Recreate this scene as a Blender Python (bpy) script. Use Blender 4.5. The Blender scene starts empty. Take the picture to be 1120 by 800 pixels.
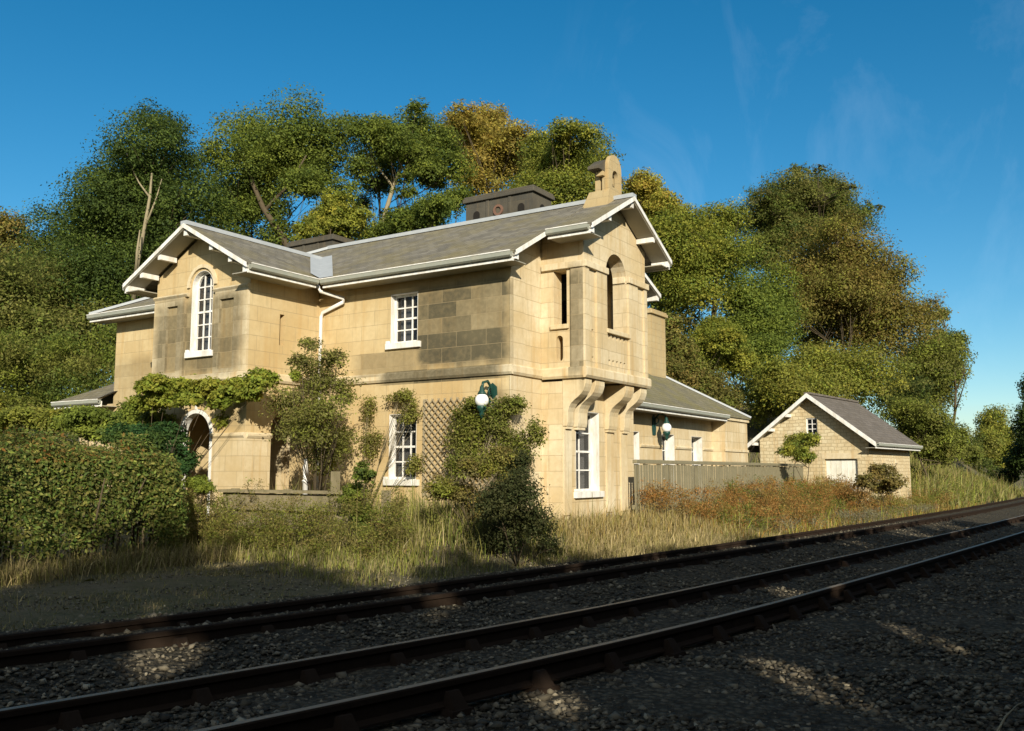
import bpy, math, random
import numpy as np
from mathutils import Vector, Matrix
from mathutils.geometry import tessellate_polygon
R = math.radians
rng = np.random.default_rng(11)
random.seed(5)
scene = bpy.context.scene
col = scene.collection

# ------------------------------------------------------------------ camera
EYE = 1.6
PITCH = math.atan(117.0/1010.0)
YAW = R(32.8)
cam_d = bpy.data.cameras.new('camera')
cam_d.sensor_width = 36.0
cam_d.sensor_fit = 'HORIZONTAL'
cam_d.lens = 36.0*1010/1120
cam_d.clip_end = 3000
cam = bpy.data.objects.new('camera', cam_d)
cam.location = (0, 0, EYE)
cam.rotation_euler = (math.pi/2+PITCH, 0, YAW)
col.objects.link(cam)
scene.camera = cam
_F = np.array([-math.sin(YAW)*math.cos(PITCH), math.cos(YAW)*math.cos(PITCH), math.sin(PITCH)])
_R = np.array([math.cos(YAW), math.sin(YAW), 0])
_U = np.cross(_R, _F)
_C = np.array([0, 0, EYE])
def ray(x, y): return _F*1010+_R*(x-560)-_U*(y-400)
def at(x, y, d): return _C+ray(x, y)*(d/1010)
def onX(x, y, X): r = ray(x, y); return _C+r*(X/r[0])
def onY(x, y, Y): r = ray(x, y); return _C+r*(Y/r[1])

# ------------------------------------------------------------------ sun & sky
SUN_A = R(43)      # the sunlight travels 43 degrees left of +Y
SUN_EL = R(22)
TRAVEL = Vector((-math.sin(SUN_A)*math.cos(SUN_EL), math.cos(SUN_A)*math.cos(SUN_EL), -math.sin(SUN_EL)))
sd = bpy.data.lights.new('sun', 'SUN')
sd.energy = 4.6
sd.angle = R(0.53)
sd.color = (1.0, 0.92, 0.77)
so = bpy.data.objects.new('sun', sd)
so.rotation_euler = TRAVEL.to_track_quat('-Z', 'Y').to_euler()
so.location = (20, -20, 30)
col.objects.link(so)
w = bpy.data.worlds.new('World')
scene.world = w
w.use_nodes = True
nt = w.node_tree
nt.nodes.clear()
out = nt.nodes.new('ShaderNodeOutputWorld')
bg = nt.nodes.new('ShaderNodeBackground')
sky = nt.nodes.new('ShaderNodeTexSky')
sky.sky_type = 'NISHITA'
sky.sun_disc = False
sky.sun_elevation = SUN_EL
sky.sun_rotation = math.pi-SUN_A
sky.altitude = 200
sky.air_density = 1.0
sky.dust_density = 0.12
sky.ozone_density = 3.0
hs = nt.nodes.new('ShaderNodeHueSaturation')
hs.inputs['Saturation'].default_value = 1.36
hs.inputs['Hue'].default_value = 0.489
bg.inputs['Strength'].default_value = 0.08
# thin cirrus wisps
tc = nt.nodes.new('ShaderNodeTexCoord')
mp = nt.nodes.new('ShaderNodeMapping')
mp.inputs['Scale'].default_value = (7, 7, 3.2)
mp.inputs['Rotation'].default_value = (0.3, 0.55, 0.2)
mp.inputs['Location'].default_value = (3.1, 1.4, 2.2)
nz = nt.nodes.new('ShaderNodeTexNoise')
nz.inputs['Scale'].default_value = 1.3
nz.inputs['Detail'].default_value = 7
nz.inputs['Roughness'].default_value = 0.62
nz.inputs['Distortion'].default_value = 0.6
rp = nt.nodes.new('ShaderNodeMapRange')
rp.inputs['From Min'].default_value = 0.52
rp.inputs['From Max'].default_value = 0.80
rp.inputs['To Max'].default_value = 0.08
mx = nt.nodes.new('ShaderNodeMixRGB')
mx.inputs['Color2'].default_value = (9.0, 10.5, 12.0, 1)
nt.links.new(tc.outputs['Generated'], mp.inputs['Vector'])
nt.links.new(mp.outputs['Vector'], nz.inputs['Vector'])
nt.links.new(nz.outputs['Fac'], rp.inputs['Value'])
dt = nt.nodes.new('ShaderNodeVectorMath'); dt.operation = 'DOT_PRODUCT'
_cd = Vector((-0.16, 0.93, 0.30)).normalized()   # the wisps stay in the part of the sky down the line
dt.inputs[1].default_value = _cd
cmr = nt.nodes.new('ShaderNodeMapRange'); cmr.inputs['From Min'].default_value = 0.93; cmr.inputs['From Max'].default_value = 0.985
cmu = nt.nodes.new('ShaderNodeMath'); cmu.operation = 'MULTIPLY'
nt.links.new(tc.outputs['Generated'], dt.inputs[0]); nt.links.new(dt.outputs['Value'], cmr.inputs['Value'])
nt.links.new(cmr.outputs['Result'], cmu.inputs[0]); nt.links.new(rp.outputs['Result'], cmu.inputs[1])
nt.links.new(cmu.outputs[0], mx.inputs['Fac'])
nt.links.new(sky.outputs['Color'], hs.inputs['Color'])
nt.links.new(hs.outputs['Color'], mx.inputs['Color1'])
# unseen pale veil added over the southern sky to brighten and warm the shade fill
d2 = nt.nodes.new('ShaderNodeVectorMath'); d2.operation = 'DOT_PRODUCT'
d2.inputs[1].default_value = Vector((0.50, -0.70, 0.50)).normalized()
v1 = nt.nodes.new('ShaderNodeMapRange'); v1.interpolation_type = 'SMOOTHSTEP'
v1.inputs['From Min'].default_value = 0.05; v1.inputs['From Max'].default_value = 0.75; v1.inputs['To Max'].default_value = 1.0
v2 = nt.nodes.new('ShaderNodeMapRange'); v2.inputs['From Min'].default_value = 0.30; v2.inputs['From Max'].default_value = 0.70; v2.inputs['To Min'].default_value = 0.18; v2.inputs['To Max'].default_value = 0.55
v3 = nt.nodes.new('ShaderNodeMath'); v3.operation = 'MULTIPLY'
mv = nt.nodes.new('ShaderNodeMixRGB'); mv.inputs['Color2'].default_value = (10.5, 9.6, 7.8, 1)
nt.links.new(tc.outputs['Generated'], d2.inputs[0]); nt.links.new(d2.outputs['Value'], v1.inputs['Value']); nt.links.new(nz.outputs['Fac'], v2.inputs['Value'])
nt.links.new(v1.outputs['Result'], v3.inputs[0]); nt.links.new(v2.outputs['Result'], v3.inputs[1])
nt.links.new(v3.outputs[0], mv.inputs['Fac']); nt.links.new(mx.outputs['Color'], mv.inputs['Color1'])
nt.links.new(mv.outputs['Color'], bg.inputs['Color'])
nt.links.new(bg.outputs['Background'], out.inputs['Surface'])
scene.view_settings.view_transform = 'Standard'
scene.view_settings.look = 'None'
scene.view_settings.exposure = 0.55
scene.view_settings.gamma = 1.0
scene.view_settings.use_curve_mapping = False
scene.render.engine = 'CYCLES'
try:
    scene.cycles.use_denoising = True
    scene.cycles.max_bounces = 6
    scene.cycles.transparent_max_bounces = 8
    scene.cycles.caustics_reflective = False
    scene.cycles.caustics_refractive = False
except Exception:
    pass

# ------------------------------------------------------------------ node helpers
class NT:
    def __init__(s, name, rough=0.8, spec=0.2):
        s.m = bpy.data.materials.new(name); s.m.use_nodes = True
        s.t = s.m.node_tree
        s.p = s.t.nodes['Principled BSDF']
        s.p.inputs['Roughness'].default_value = rough
        s.p.inputs['Specular IOR Level'].default_value = spec
    def n(s, typ, **kw):
        nd = s.t.nodes.new(typ)
        for k, v in kw.items(): setattr(nd, k, v)
        return nd
    def l(s, a, b): s.t.links.new(a, b)
    def math(s, op, a, b=None, clamp=False):
        nd = s.n('ShaderNodeMath', operation=op); nd.use_clamp = clamp
        for i, v in enumerate((a, b)):
            if v is None: continue
            if isinstance(v, (int, float)): nd.inputs[i].default_value = v
            else: s.l(v, nd.inputs[i])
        return nd.outputs[0]
    def mix(s, fac, a, b, blend='MIX'):
        nd = s.n('ShaderNodeMixRGB', blend_type=blend)
        for i, v in enumerate((fac, a, b)):
            if isinstance(v, (int, float)): nd.inputs[i].default_value = v
            elif isinstance(v, tuple): nd.inputs[i].default_value = (*v, 1)
            else: s.l(v, nd.inputs[i])
        return nd.outputs[0]
    def noise(s, vec, scale, detail=4, rough=0.55, dist=0.0):
        nd = s.n('ShaderNodeTexNoise')
        nd.inputs['Scale'].default_value = scale; nd.inputs['Detail'].default_value = detail
        nd.inputs['Roughness'].default_value = rough; nd.inputs['Distortion'].default_value = dist
        if vec is not None: s.l(vec, nd.inputs['Vector'])
        return nd.outputs['Fac']
    def rng(s, v, a, b, c=0.0, d=1.0):
        nd = s.n('ShaderNodeMapRange')
        for k, x in zip(('From Min', 'From Max', 'To Min', 'To Max'), (a, b, c, d)): nd.inputs[k].default_value = x
        s.l(v, nd.inputs['Value'])
        return nd.outputs['Result']
    def map(s, vec, sc):
        nd = s.n('ShaderNodeMapping'); nd.inputs['Scale'].default_value = sc
        s.l(vec, nd.inputs['Vector']); return nd.outputs['Vector']
    def pos(s): return s.n('ShaderNodeNewGeometry').outputs['Position']
    def uv(s): return s.n('ShaderNodeTexCoord').outputs['UV']
    def base(s, c): s.l(c, s.p.inputs['Base Color']) if not isinstance(c, tuple) else setattr(s.p.inputs['Base Color'], 'default_value', (*c, 1))
    def bump(s, h, strength=0.3, dist=0.02):
        nd = s.n('ShaderNodeBump'); nd.inputs['Strength'].default_value = strength; nd.inputs['Distance'].default_value = dist
        s.l(h, nd.inputs['Height']); s.l(nd.outputs['Normal'], s.p.inputs['Normal'])

def box_mask(k, pos, lims, soft=0.15, wob=None):
    sep = k.n('ShaderNodeSeparateXYZ'); k.l(pos, sep.inputs[0])
    r = None
    for i, (lo, hi) in enumerate(lims):
        if lo is None: continue
        v = sep.outputs[i]
        if wob is not None: v = k.math('ADD', v, wob)
        a = k.math('DIVIDE', k.math('SUBTRACT', v, lo), soft, True)
        b = k.math('DIVIDE', k.math('SUBTRACT', hi, v), soft, True)
        q = k.math('MULTIPLY', a, b)
        r = q if r is None else k.math('MULTIPLY', r, q)
    return r

STAINS = [ # weathered black crust on stretches of masonry, plus a darker band under the eave: limits in metres, strength
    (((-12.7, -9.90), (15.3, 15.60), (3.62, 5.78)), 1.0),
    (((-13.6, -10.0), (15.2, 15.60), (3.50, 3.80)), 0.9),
    (((-14.4, -12.3), (15.3, 15.60), (3.70, 4.25)), 0.5), (((-15.4, -10.0), (15.3, 15.60), (5.62, 6.20)), 0.35),  # last entry: darker along the top of the long wall
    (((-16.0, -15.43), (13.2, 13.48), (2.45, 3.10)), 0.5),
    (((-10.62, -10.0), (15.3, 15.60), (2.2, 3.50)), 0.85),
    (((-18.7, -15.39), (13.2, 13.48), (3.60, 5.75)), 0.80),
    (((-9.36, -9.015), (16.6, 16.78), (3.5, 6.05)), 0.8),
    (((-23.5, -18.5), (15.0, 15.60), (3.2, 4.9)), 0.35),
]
def stone_mat(name, bricks=True, bw=0.76, bh=0.325, tint=(0.55, 0.435, 0.25), pale=(0.67, 0.585, 0.41), stains=True, rubble=False, streaks=1.0):
    k = NT(name, 0.9, 0.15)
    pos = k.pos(); uv = k.uv()
    big = k.noise(pos, 0.8, 5, 0.6)
    fine = k.noise(pos, 9, 6, 0.65)
    streak = k.noise(k.map(pos, (5.0, 5.0, 0.35)), 1.0, 5, 0.6)
    c = k.mix(k.rng(big, 0.35, 0.65), tint, pale)
    c = k.mix(k.rng(streak, 0.52, 0.72, 0, 0.65*streaks), c, (0.46, 0.28, 0.095))
    st2 = k.noise(k.map(pos, (7.0, 7.0, 0.5)), 1.3, 6, 0.65)
    c = k.mix(k.rng(st2, 0.56, 0.78, 0, 0.55*streaks), c, (0.20, 0.16, 0.095))
    c = k.mix(k.rng(fine, 0.35, 0.75, 0, 0.35*streaks), c, (0.36, 0.27, 0.14))
    rnd = None
    if bricks:
        br = k.n('ShaderNodeTexBrick')
        br.offset = 0.5; br.squash = 1.0
        br.inputs['Scale'].default_value = 1.0
        br.inputs['Brick Width'].default_value = bw; br.inputs['Row Height'].default_value = bh
        br.inputs['Mortar Size'].default_value = 0.006 if not rubble else 0.014
        br.inputs['Mortar Smooth'].default_value = 0.3
        br.inputs['Color1'].default_value = (0, 0, 0, 1); br.inputs['Color2'].default_value = (1, 1, 1, 1)
        br.inputs['Mortar'].default_value = (0.5, 0.5, 0.5, 1)
        if rubble:
            vm = k.n('ShaderNodeVectorMath', operation='ADD')
            wn = k.n('ShaderNodeTexNoise'); wn.inputs['Scale'].default_value = 3.5
            k.l(uv, wn.inputs['Vector'])
            sc = k.n('ShaderNodeVectorMath', operation='SCALE'); sc.inputs['Scale'].default_value = 0.09
            k.l(wn.outputs['Color'], sc.inputs[0]); k.l(uv, vm.inputs[0]); k.l(sc.outputs[0], vm.inputs[1])
            k.l(vm.outputs[0], br.inputs['Vector'])
        else:
            k.l(uv, br.inputs['Vector'])
        rnd = br.outputs['Color']
        c = k.mix(k.math('MULTIPLY', rnd, 0.42*streaks), c, (0.43, 0.31, 0.15))
        mort = br.outputs['Fac']
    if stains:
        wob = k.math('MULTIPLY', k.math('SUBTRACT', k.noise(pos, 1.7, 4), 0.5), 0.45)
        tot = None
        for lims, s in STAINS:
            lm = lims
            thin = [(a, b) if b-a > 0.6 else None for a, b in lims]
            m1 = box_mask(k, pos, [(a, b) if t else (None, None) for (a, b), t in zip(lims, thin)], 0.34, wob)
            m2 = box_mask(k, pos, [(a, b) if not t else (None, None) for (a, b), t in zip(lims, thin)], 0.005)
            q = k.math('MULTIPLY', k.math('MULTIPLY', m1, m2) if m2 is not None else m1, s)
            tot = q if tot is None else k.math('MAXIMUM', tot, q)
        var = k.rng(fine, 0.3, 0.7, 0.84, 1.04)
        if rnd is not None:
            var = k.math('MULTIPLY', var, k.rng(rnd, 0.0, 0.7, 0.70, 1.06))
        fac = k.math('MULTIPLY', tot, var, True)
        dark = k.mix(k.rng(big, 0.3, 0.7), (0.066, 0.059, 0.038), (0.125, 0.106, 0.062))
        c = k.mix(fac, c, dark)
    if bricks:
        c = k.mix(k.math('MULTIPLY', mort, 0.72*streaks), c, (0.34, 0.265, 0.15))
        k.bump(k.math('SUBTRACT', k.math('MULTIPLY', fine, 0.5), mort), 0.5, 0.012)
    else:
        k.bump(fine, 0.35, 0.012)
    k.base(c)
    return k.m

def simple_mat(name, c, rough=0.6, spec=0.3, var=0.15, scale=6.0, metal=0.0, dirt=None):
    k = NT(name, rough, spec)
    n = k.noise(k.pos(), scale, 5, 0.6)
    lo = tuple(x*(1-var) for x in c); hi = tuple(min(1, x*(1+var)) for x in c)
    cc = k.mix(n, lo, hi)
    if dirt:
        n2 = k.noise(k.map(k.pos(), (3, 3, 0.8)), 2.0, 6, 0.7)
        cc = k.mix(k.rng(n2, 0.44, 0.72, 0, 0.85), cc, dirt)
    k.base(cc); k.p.inputs['Metallic'].default_value = metal
    k.bump(n, 0.15, 0.01)
    return k.m

def slate_mat(name, c1, c2, moss=(0.15, 0.125, 0.045), mossy=0.6):
    k = NT(name, 0.75, 0.3)
    uv = k.uv(); pos = k.pos()
    br = k.n('ShaderNodeTexBrick'); br.offset = 0.5
    br.inputs['Scale'].default_value = 1.0
    br.inputs['Brick Width'].default_value = 0.26; br.inputs['Row Height'].default_value = 0.17
    br.inputs['Mortar Size'].default_value = 0.006
    br.inputs['Color1'].default_value = (0, 0, 0, 1); br.inputs['Color2'].default_value = (1, 1, 1, 1); br.inputs['Mortar'].default_value = (0, 0, 0, 1)
    k.l(uv, br.inputs['Vector'])
    n = k.noise(pos, 1.1, 6, 0.65); f = k.noise(pos, 14, 4, 0.6)
    c = k.mix(br.outputs['Color'], c1, c2)
    c = k.mix(k.rng(n, 0.42, 0.66, 0, mossy), c, moss)
    c = k.mix(k.rng(f, 0.55, 0.8, 0, 0.35), c, (0.22, 0.21, 0.17))
    c = k.mix(k.math('MULTIPLY', br.outputs['Fac'], 0.75), c, (0.03, 0.028, 0.024))
    k.base(c)
    k.bump(k.math('SUBTRACT', k.math('MULTIPLY', br.outputs['Color'], 0.6), br.outputs['Fac']), 0.5, 0.015)
    return k.m

M = {}
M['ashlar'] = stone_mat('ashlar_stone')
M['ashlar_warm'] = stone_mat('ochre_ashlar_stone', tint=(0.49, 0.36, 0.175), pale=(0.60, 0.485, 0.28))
M['trim'] = stone_mat('dressed_stone', bricks=False)
M['rubble'] = stone_mat('rubble_stone', True, 0.24, 0.13, (0.56, 0.46, 0.28), (0.70, 0.62, 0.42), stains=False, rubble=True)
M['chimney'] = stone_mat('sooty_stone', True, 0.5, 0.26, (0.048, 0.046, 0.039), (0.090, 0.084, 0.068), stains=False, streaks=0.12)
M['chimney_pale'] = stone_mat('weathered_chimney_stone', True, 0.3, 0.22, (0.36, 0.28, 0.15), (0.46, 0.37, 0.21), stains=False)
M['slate'] = slate_mat('roof_slate', (0.13, 0.117, 0.09), (0.21, 0.19, 0.148), (0.20, 0.165, 0.07), 0.7)
M['slate_annex'] = slate_mat('annex_slate', (0.15, 0.135, 0.085), (0.21, 0.185, 0.12), (0.19, 0.165, 0.06), 0.8)
M['slate_garage'] = slate_mat('garage_slate', (0.12, 0.10, 0.08), (0.165, 0.14, 0.115), (0.10, 0.08, 0.05), 0.3)
M['lead'] = simple_mat('lead_flashing', (0.36, 0.38, 0.39), 0.55, 0.4, 0.2, 5, 0.0)
M['white'] = simple_mat('white_paint', (0.76, 0.74, 0.69), 0.5, 0.35, 0.06, 4, 0, (0.46, 0.42, 0.33))
M['soffit'] = simple_mat('soffit_boards', (0.30, 0.28, 0.22), 0.6, 0.3, 0.1, 4)  # shade under the roof overhang is put into this darker board colour
M['gutter'] = simple_mat('painted_gutter', (0.27, 0.28, 0.23), 0.5, 0.4, 0.15, 4, 0, (0.33, 0.32, 0.25))
M['curtain'] = simple_mat('net_curtain', (0.70, 0.69, 0.66), 0.9, 0.1, 0.1, 20)
M['lamp_green'] = simple_mat('green_ironwork', (0.012, 0.05, 0.038), 0.4, 0.4, 0.2, 10)
M['globe'] = simple_mat('opal_globe', (0.82, 0.82, 0.80), 0.18, 0.5, 0.02, 4)
M['wood'] = simple_mat('weathered_timber', (0.24, 0.20, 0.12), 0.85, 0.15, 0.35, 7, 0, (0.12, 0.11, 0.05))
M['fence'] = simple_mat('grey_fence_timber', (0.21, 0.185, 0.115), 0.85, 0.15, 0.3, 5, 0, (0.20, 0.18, 0.11))
M['trellis'] = simple_mat('trellis_slats', (0.30, 0.25, 0.16), 0.85, 0.15, 0.25, 9)
M['door'] = simple_mat('pale_door', (0.74, 0.72, 0.63), 0.6, 0.3, 0.06, 5, 0, (0.52, 0.47, 0.35))
M['dark'] = simple_mat('dark_interior', (0.02, 0.018, 0.015), 0.9, 0.1)
M['bark'] = simple_mat('bark', (0.085, 0.066, 0.04), 0.95, 0.1, 0.4, 12)
M['bark_pale'] = simple_mat('pale_bark', (0.25, 0.21, 0.13), 0.95, 0.1, 0.3, 8)
M['rail'] = simple_mat('rusty_rail', (0.024, 0.016, 0.011), 0.95, 0.06, 0.3, 14)
M['rail_top'] = simple_mat('worn_rail_head', (0.24, 0.19, 0.135), 0.55, 0.5, 0.15, 10, 0.6)
k = NT('window_glass', 0.04, 0.5)
k.base((0.012, 0.014, 0.016))
tr = k.n('ShaderNodeBsdfTransparent'); ms = k.n('ShaderNodeMixShader'); ms.inputs[0].default_value = 0.5
k.l(tr.outputs[0], ms.inputs[1]); k.l(k.p.outputs[0], ms.inputs[2])
k.l(ms.outputs[0], k.t.nodes['Material Output'].inputs['Surface'])
M['glass'] = k.m

def leaf_mat(name, trans=0.48, rough=0.55):
    m = bpy.data.materials.new(name); m.use_nodes = True
    t = m.node_tree; t.nodes.clear()
    o = t.nodes.new('ShaderNodeOutputMaterial')
    a = t.nodes.new('ShaderNodeAttribute'); a.attribute_name = 'tint'
    p = t.nodes.new('ShaderNodeBsdfPrincipled'); p.inputs['Roughness'].default_value = rough
    p.inputs['Specular IOR Level'].default_value = 0.12
    tl = t.nodes.new('ShaderNodeBsdfTranslucent'); mi = t.nodes.new('ShaderNodeMixShader'); mi.inputs[0].default_value = trans
    t.links.new(a.outputs['Color'], p.inputs['Base Color']); t.links.new(a.outputs['Color'], tl.inputs['Color'])
    t.links.new(p.outputs[0], mi.inputs[1]); t.links.new(tl.outputs[0], mi.inputs[2]); t.links.new(mi.outputs[0], o.inputs['Surface'])
    return m
M['leaf'] = leaf_mat('leaves')
M['blade'] = leaf_mat('grass_blades', 0.25, 0.7)

# ------------------------------------------------------------------ mesh builder
def root(name, label, cat, loc, group=None, rz=0.0):
    o = bpy.data.objects.new(name, None); col.objects.link(o)
    o.location = loc; o.rotation_euler = (0, 0, rz); o.empty_display_size = 0.3
    o['label'] = label; o['category'] = cat
    if group: o['group'] = group
    return o
def tag(o, label=None, cat=None, group=None, kind=None):
    if label: o['label'] = label
    if cat: o['category'] = cat
    if group: o['group'] = group
    if kind: o['kind'] = kind
    return o
ORIG = {}
class MB:
    def __init__(s): s.v = []; s.f = []
    def add(s, vs, fs):
        b = len(s.v); s.v += [tuple(map(float, p)) for p in vs]; s.f += [tuple(b+i for i in f) for f in fs]; return s
    def hexa(s, p): # 8 corners: 0-3 bottom loop, 4-7 top loop
        return s.add(p, [(0, 3, 2, 1), (4, 5, 6, 7), (0, 1, 5, 4), (1, 2, 6, 5), (2, 3, 7, 6), (3, 0, 4, 7)])
    def box(s, x0, x1, y0, y1, z0, z1):
        return s.hexa([(x0, y0, z0), (x1, y0, z0), (x1, y1, z0), (x0, y1, z0), (x0, y0, z1), (x1, y0, z1), (x1, y1, z1), (x0, y1, z1)])
    def tbox(s, T, u0, u1, z0, z1, n0, n1):
        return s.hexa([T(u0, z0, n0), T(u1, z0, n0), T(u1, z0, n1), T(u0, z0, n1), T(u0, z1, n0), T(u1, z1, n0), T(u1, z1, n1), T(u0, z1, n1)])
    def prism(s, prof, T, n0, n1): # prof: (u, z) loop, extruded between n0 and n1
        k = len(prof)
        vs = [T(u, z, n0) for u, z in prof]+[T(u, z, n1) for u, z in prof]
        return s.add(vs, [tuple(range(k))[::-1], tuple(range(k, 2*k))]+[(i, (i+1) % k, k+(i+1) % k, k+i) for i in range(k)])
    def panel(s, outer, holes, T, n0, n1): # flat wall with holes, thickness n0 (back) to n1 (front)
        loops = [outer]+list(holes)
        flat = [p for lp in loops for p in lp]
        tris = tessellate_polygon([[Vector((u, z, 0)) for u, z in lp] for lp in loops])
        n = len(flat)
        vs = [T(u, z, n1) for u, z in flat]+[T(u, z, n0) for u, z in flat]
        fs = []
        for t in tris:
            fs.append(tuple(t)); fs.append(tuple(n+i for i in t[::-1]))
        b = 0
        for lp in loops:
            k = len(lp)
            for i in range(k): fs.append((b+i, b+(i+1) % k, n+b+(i+1) % k, n+b+i))
            b += k
        return s.add(vs, fs)
    def slab(s, pts, th): # polygon in space, extruded straight down by th
        k = len(pts)
        vs = list(pts)+[(x, y, z-th) for x, y, z in pts]
        return s.add(vs, [tuple(range(k)), tuple(range(k, 2*k))[::-1]]+[(i, (i+1) % k, k+(i+1) % k, k+i) for i in range(k)])
    def beam(s, a, b, wd, h, up=(0, 0, 1)): # square bar from a to b, top edge line at a-b
        a = Vector(a); b = Vector(b); d = (b-a).normalized(); sd_ = d.cross(Vector(up)).normalized()*(wd/2); dn = sd_.cross(d).normalized()
        if dn.z > 0: dn = -dn
        dn = dn*h
        p = [a-sd_+dn, b-sd_+dn, b+sd_+dn, a+sd_+dn, a-sd_, b-sd_, b+sd_, a+sd_]
        return s.hexa([tuple(q) for q in p])
    def tube(s, pts, rad, seg=8, cap=True):
        pts = [Vector(p) for p in pts]; n = len(pts)
        if isinstance(rad, (int, float)): rad = [rad]*n
        prev = None; vs = []
        for i in range(n):
            d = (pts[min(i+1, n-1)]-pts[max(i-1, 0)]).normalized()
            if prev is None:
                a = d.orthogonal().normalized()
            else:
                a = (prev-d*prev.dot(d))
                a = a.normalized() if a.length > 1e-6 else d.orthogonal().normalized()
            prev = a; b = d.cross(a)
            for j in range(seg):
                t = 2*math.pi*j/seg
                vs.append(tuple(pts[i]+(a*math.cos(t)+b*math.sin(t))*rad[i]))
        fs = [(i*seg+j, i*seg+(j+1) % seg, (i+1)*seg+(j+1) % seg, (i+1)*seg+j) for i in range(n-1) for j in range(seg)]
        if cap: fs += [tuple(range(seg))[::-1], tuple(range((n-1)*seg, n*seg))]
        return s.add(vs, fs)
    def lathe(s, prof, c, seg=20):
        vs = []; n = len(prof)
        for r, z in prof:
            for j in range(seg):
                t = 2*math.pi*j/seg; vs.append((c[0]+r*math.cos(t), c[1]+r*math.sin(t), c[2]+z))
        fs = [(i*seg+j, i*seg+(j+1) % seg, (i+1)*seg+(j+1) % seg, (i+1)*seg+j) for i in range(n-1) for j in range(seg)]
        fs += [tuple(range(seg))[::-1], tuple(range((n-1)*seg, n*seg))]
        return s.add(vs, fs)
    def build(s, name, mat, parent=None, smooth=False, bevel=0.0, fix=True):
        off = Vector((0, 0, 0)); p = parent
        if parent is not None: off = Vector(ORIG.get(parent.name, parent.location if parent.type == 'EMPTY' and parent.parent is None else (0, 0, 0)))
        me = bpy.data.meshes.new(name)
        me.from_pydata([(x-off.x, y-off.y, z-off.z) for x, y, z in s.v], [], s.f)
        if fix:
            import bmesh
            bm = bmesh.new(); bm.from_mesh(me)
            bmesh.ops.recalc_face_normals(bm, faces=bm.faces)
            bm.to_mesh(me); bm.free()
        uvl = me.uv_layers.new(name='UVMap')
        n = len(me.loops)
        vi = np.empty(n, int); me.loops.foreach_get('vertex_index', vi)
        V = np.array(s.v) if not fix else np.array([v.co[:] for v in me.vertices])+np.array(off)
        nf = len(me.polygons); nr = np.empty(nf*3); me.polygons.foreach_get('normal', nr); nr = nr.reshape(-1, 3)
        lt = np.empty(nf, int); me.polygons.foreach_get('loop_total', lt)
        N = np.repeat(nr, lt, axis=0); P = V[vi]
        h = np.sqrt(np.clip(1-N[:, 2]**2, 1e-4, 1)); flat = np.abs(N[:, 2]) > 0.95
        u = np.where(flat, P[:, 0], np.where(np.abs(N[:, 0]) > np.abs(N[:, 1]), P[:, 1], P[:, 0]))
        v = np.where(flat, P[:, 1], P[:, 2]/np.maximum(h, 0.3))
        uvl.data.foreach_set('uv', np.stack([u, v], 1).ravel())
        if smooth: me.polygons.foreach_set('use_smooth', [True]*nf)
        me.materials.append(mat)
        o = bpy.data.objects.new(name, me); col.objects.link(o)
        if parent is not None: o.parent = parent
        ORIG[o.name] = tuple(off)
        if bevel:
            bv = o.modifiers.new('bevel', 'BEVEL'); bv.width = bevel; bv.segments = 2; bv.limit_method = 'ANGLE'; bv.angle_limit = R(50)
        return o
def split_build(mb, name, mat, par, **kw):
    n = len(mb.v); par_ = list(range(n))
    def find(a):
        while par_[a] != a: par_[a] = par_[par_[a]]; a = par_[a]
        return a
    for f in mb.f:
        for a in f[1:]: par_[find(a)] = find(f[0])
    groups = {}
    for f in mb.f: groups.setdefault(find(f[0]), []).append(f)
    res = []
    for fs in groups.values():
        ids = sorted({i for f in fs for i in f}); mp_ = {i: j for j, i in enumerate(ids)}
        m_ = MB(); m_.v = [mb.v[i] for i in ids]; m_.f = [tuple(mp_[i] for i in f) for f in fs]
        res.append(m_.build(name, mat, par, **kw))
    return res
def TY(plane): return lambda u, z, n: (u, plane-n, z)      # a wall that faces -Y
def TX(plane): return lambda u, z, n: (plane+n, u, z)      # a wall that faces +X
def TXn(plane): return lambda u, z, n: (plane-n, u, z)     # a wall that faces -X
def TYn(plane): return lambda u, z, n: (u, plane+n, z)     # a wall that faces +Y
def rect(u0, u1, z0, z1): return [(u0, z0), (u1, z0), (u1, z1), (u0, z1)]
def arch(u0, u1, z0, zs, n=14): # rectangle with a round head springing at zs
    c = (u0+u1)/2; r = (u1-u0)/2
    return [(u0, z0), (u1, z0)]+[(c+r*math.cos(math.pi*i/n), zs+r*math.sin(math.pi*i/n)) for i in range(n+1)]

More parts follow.
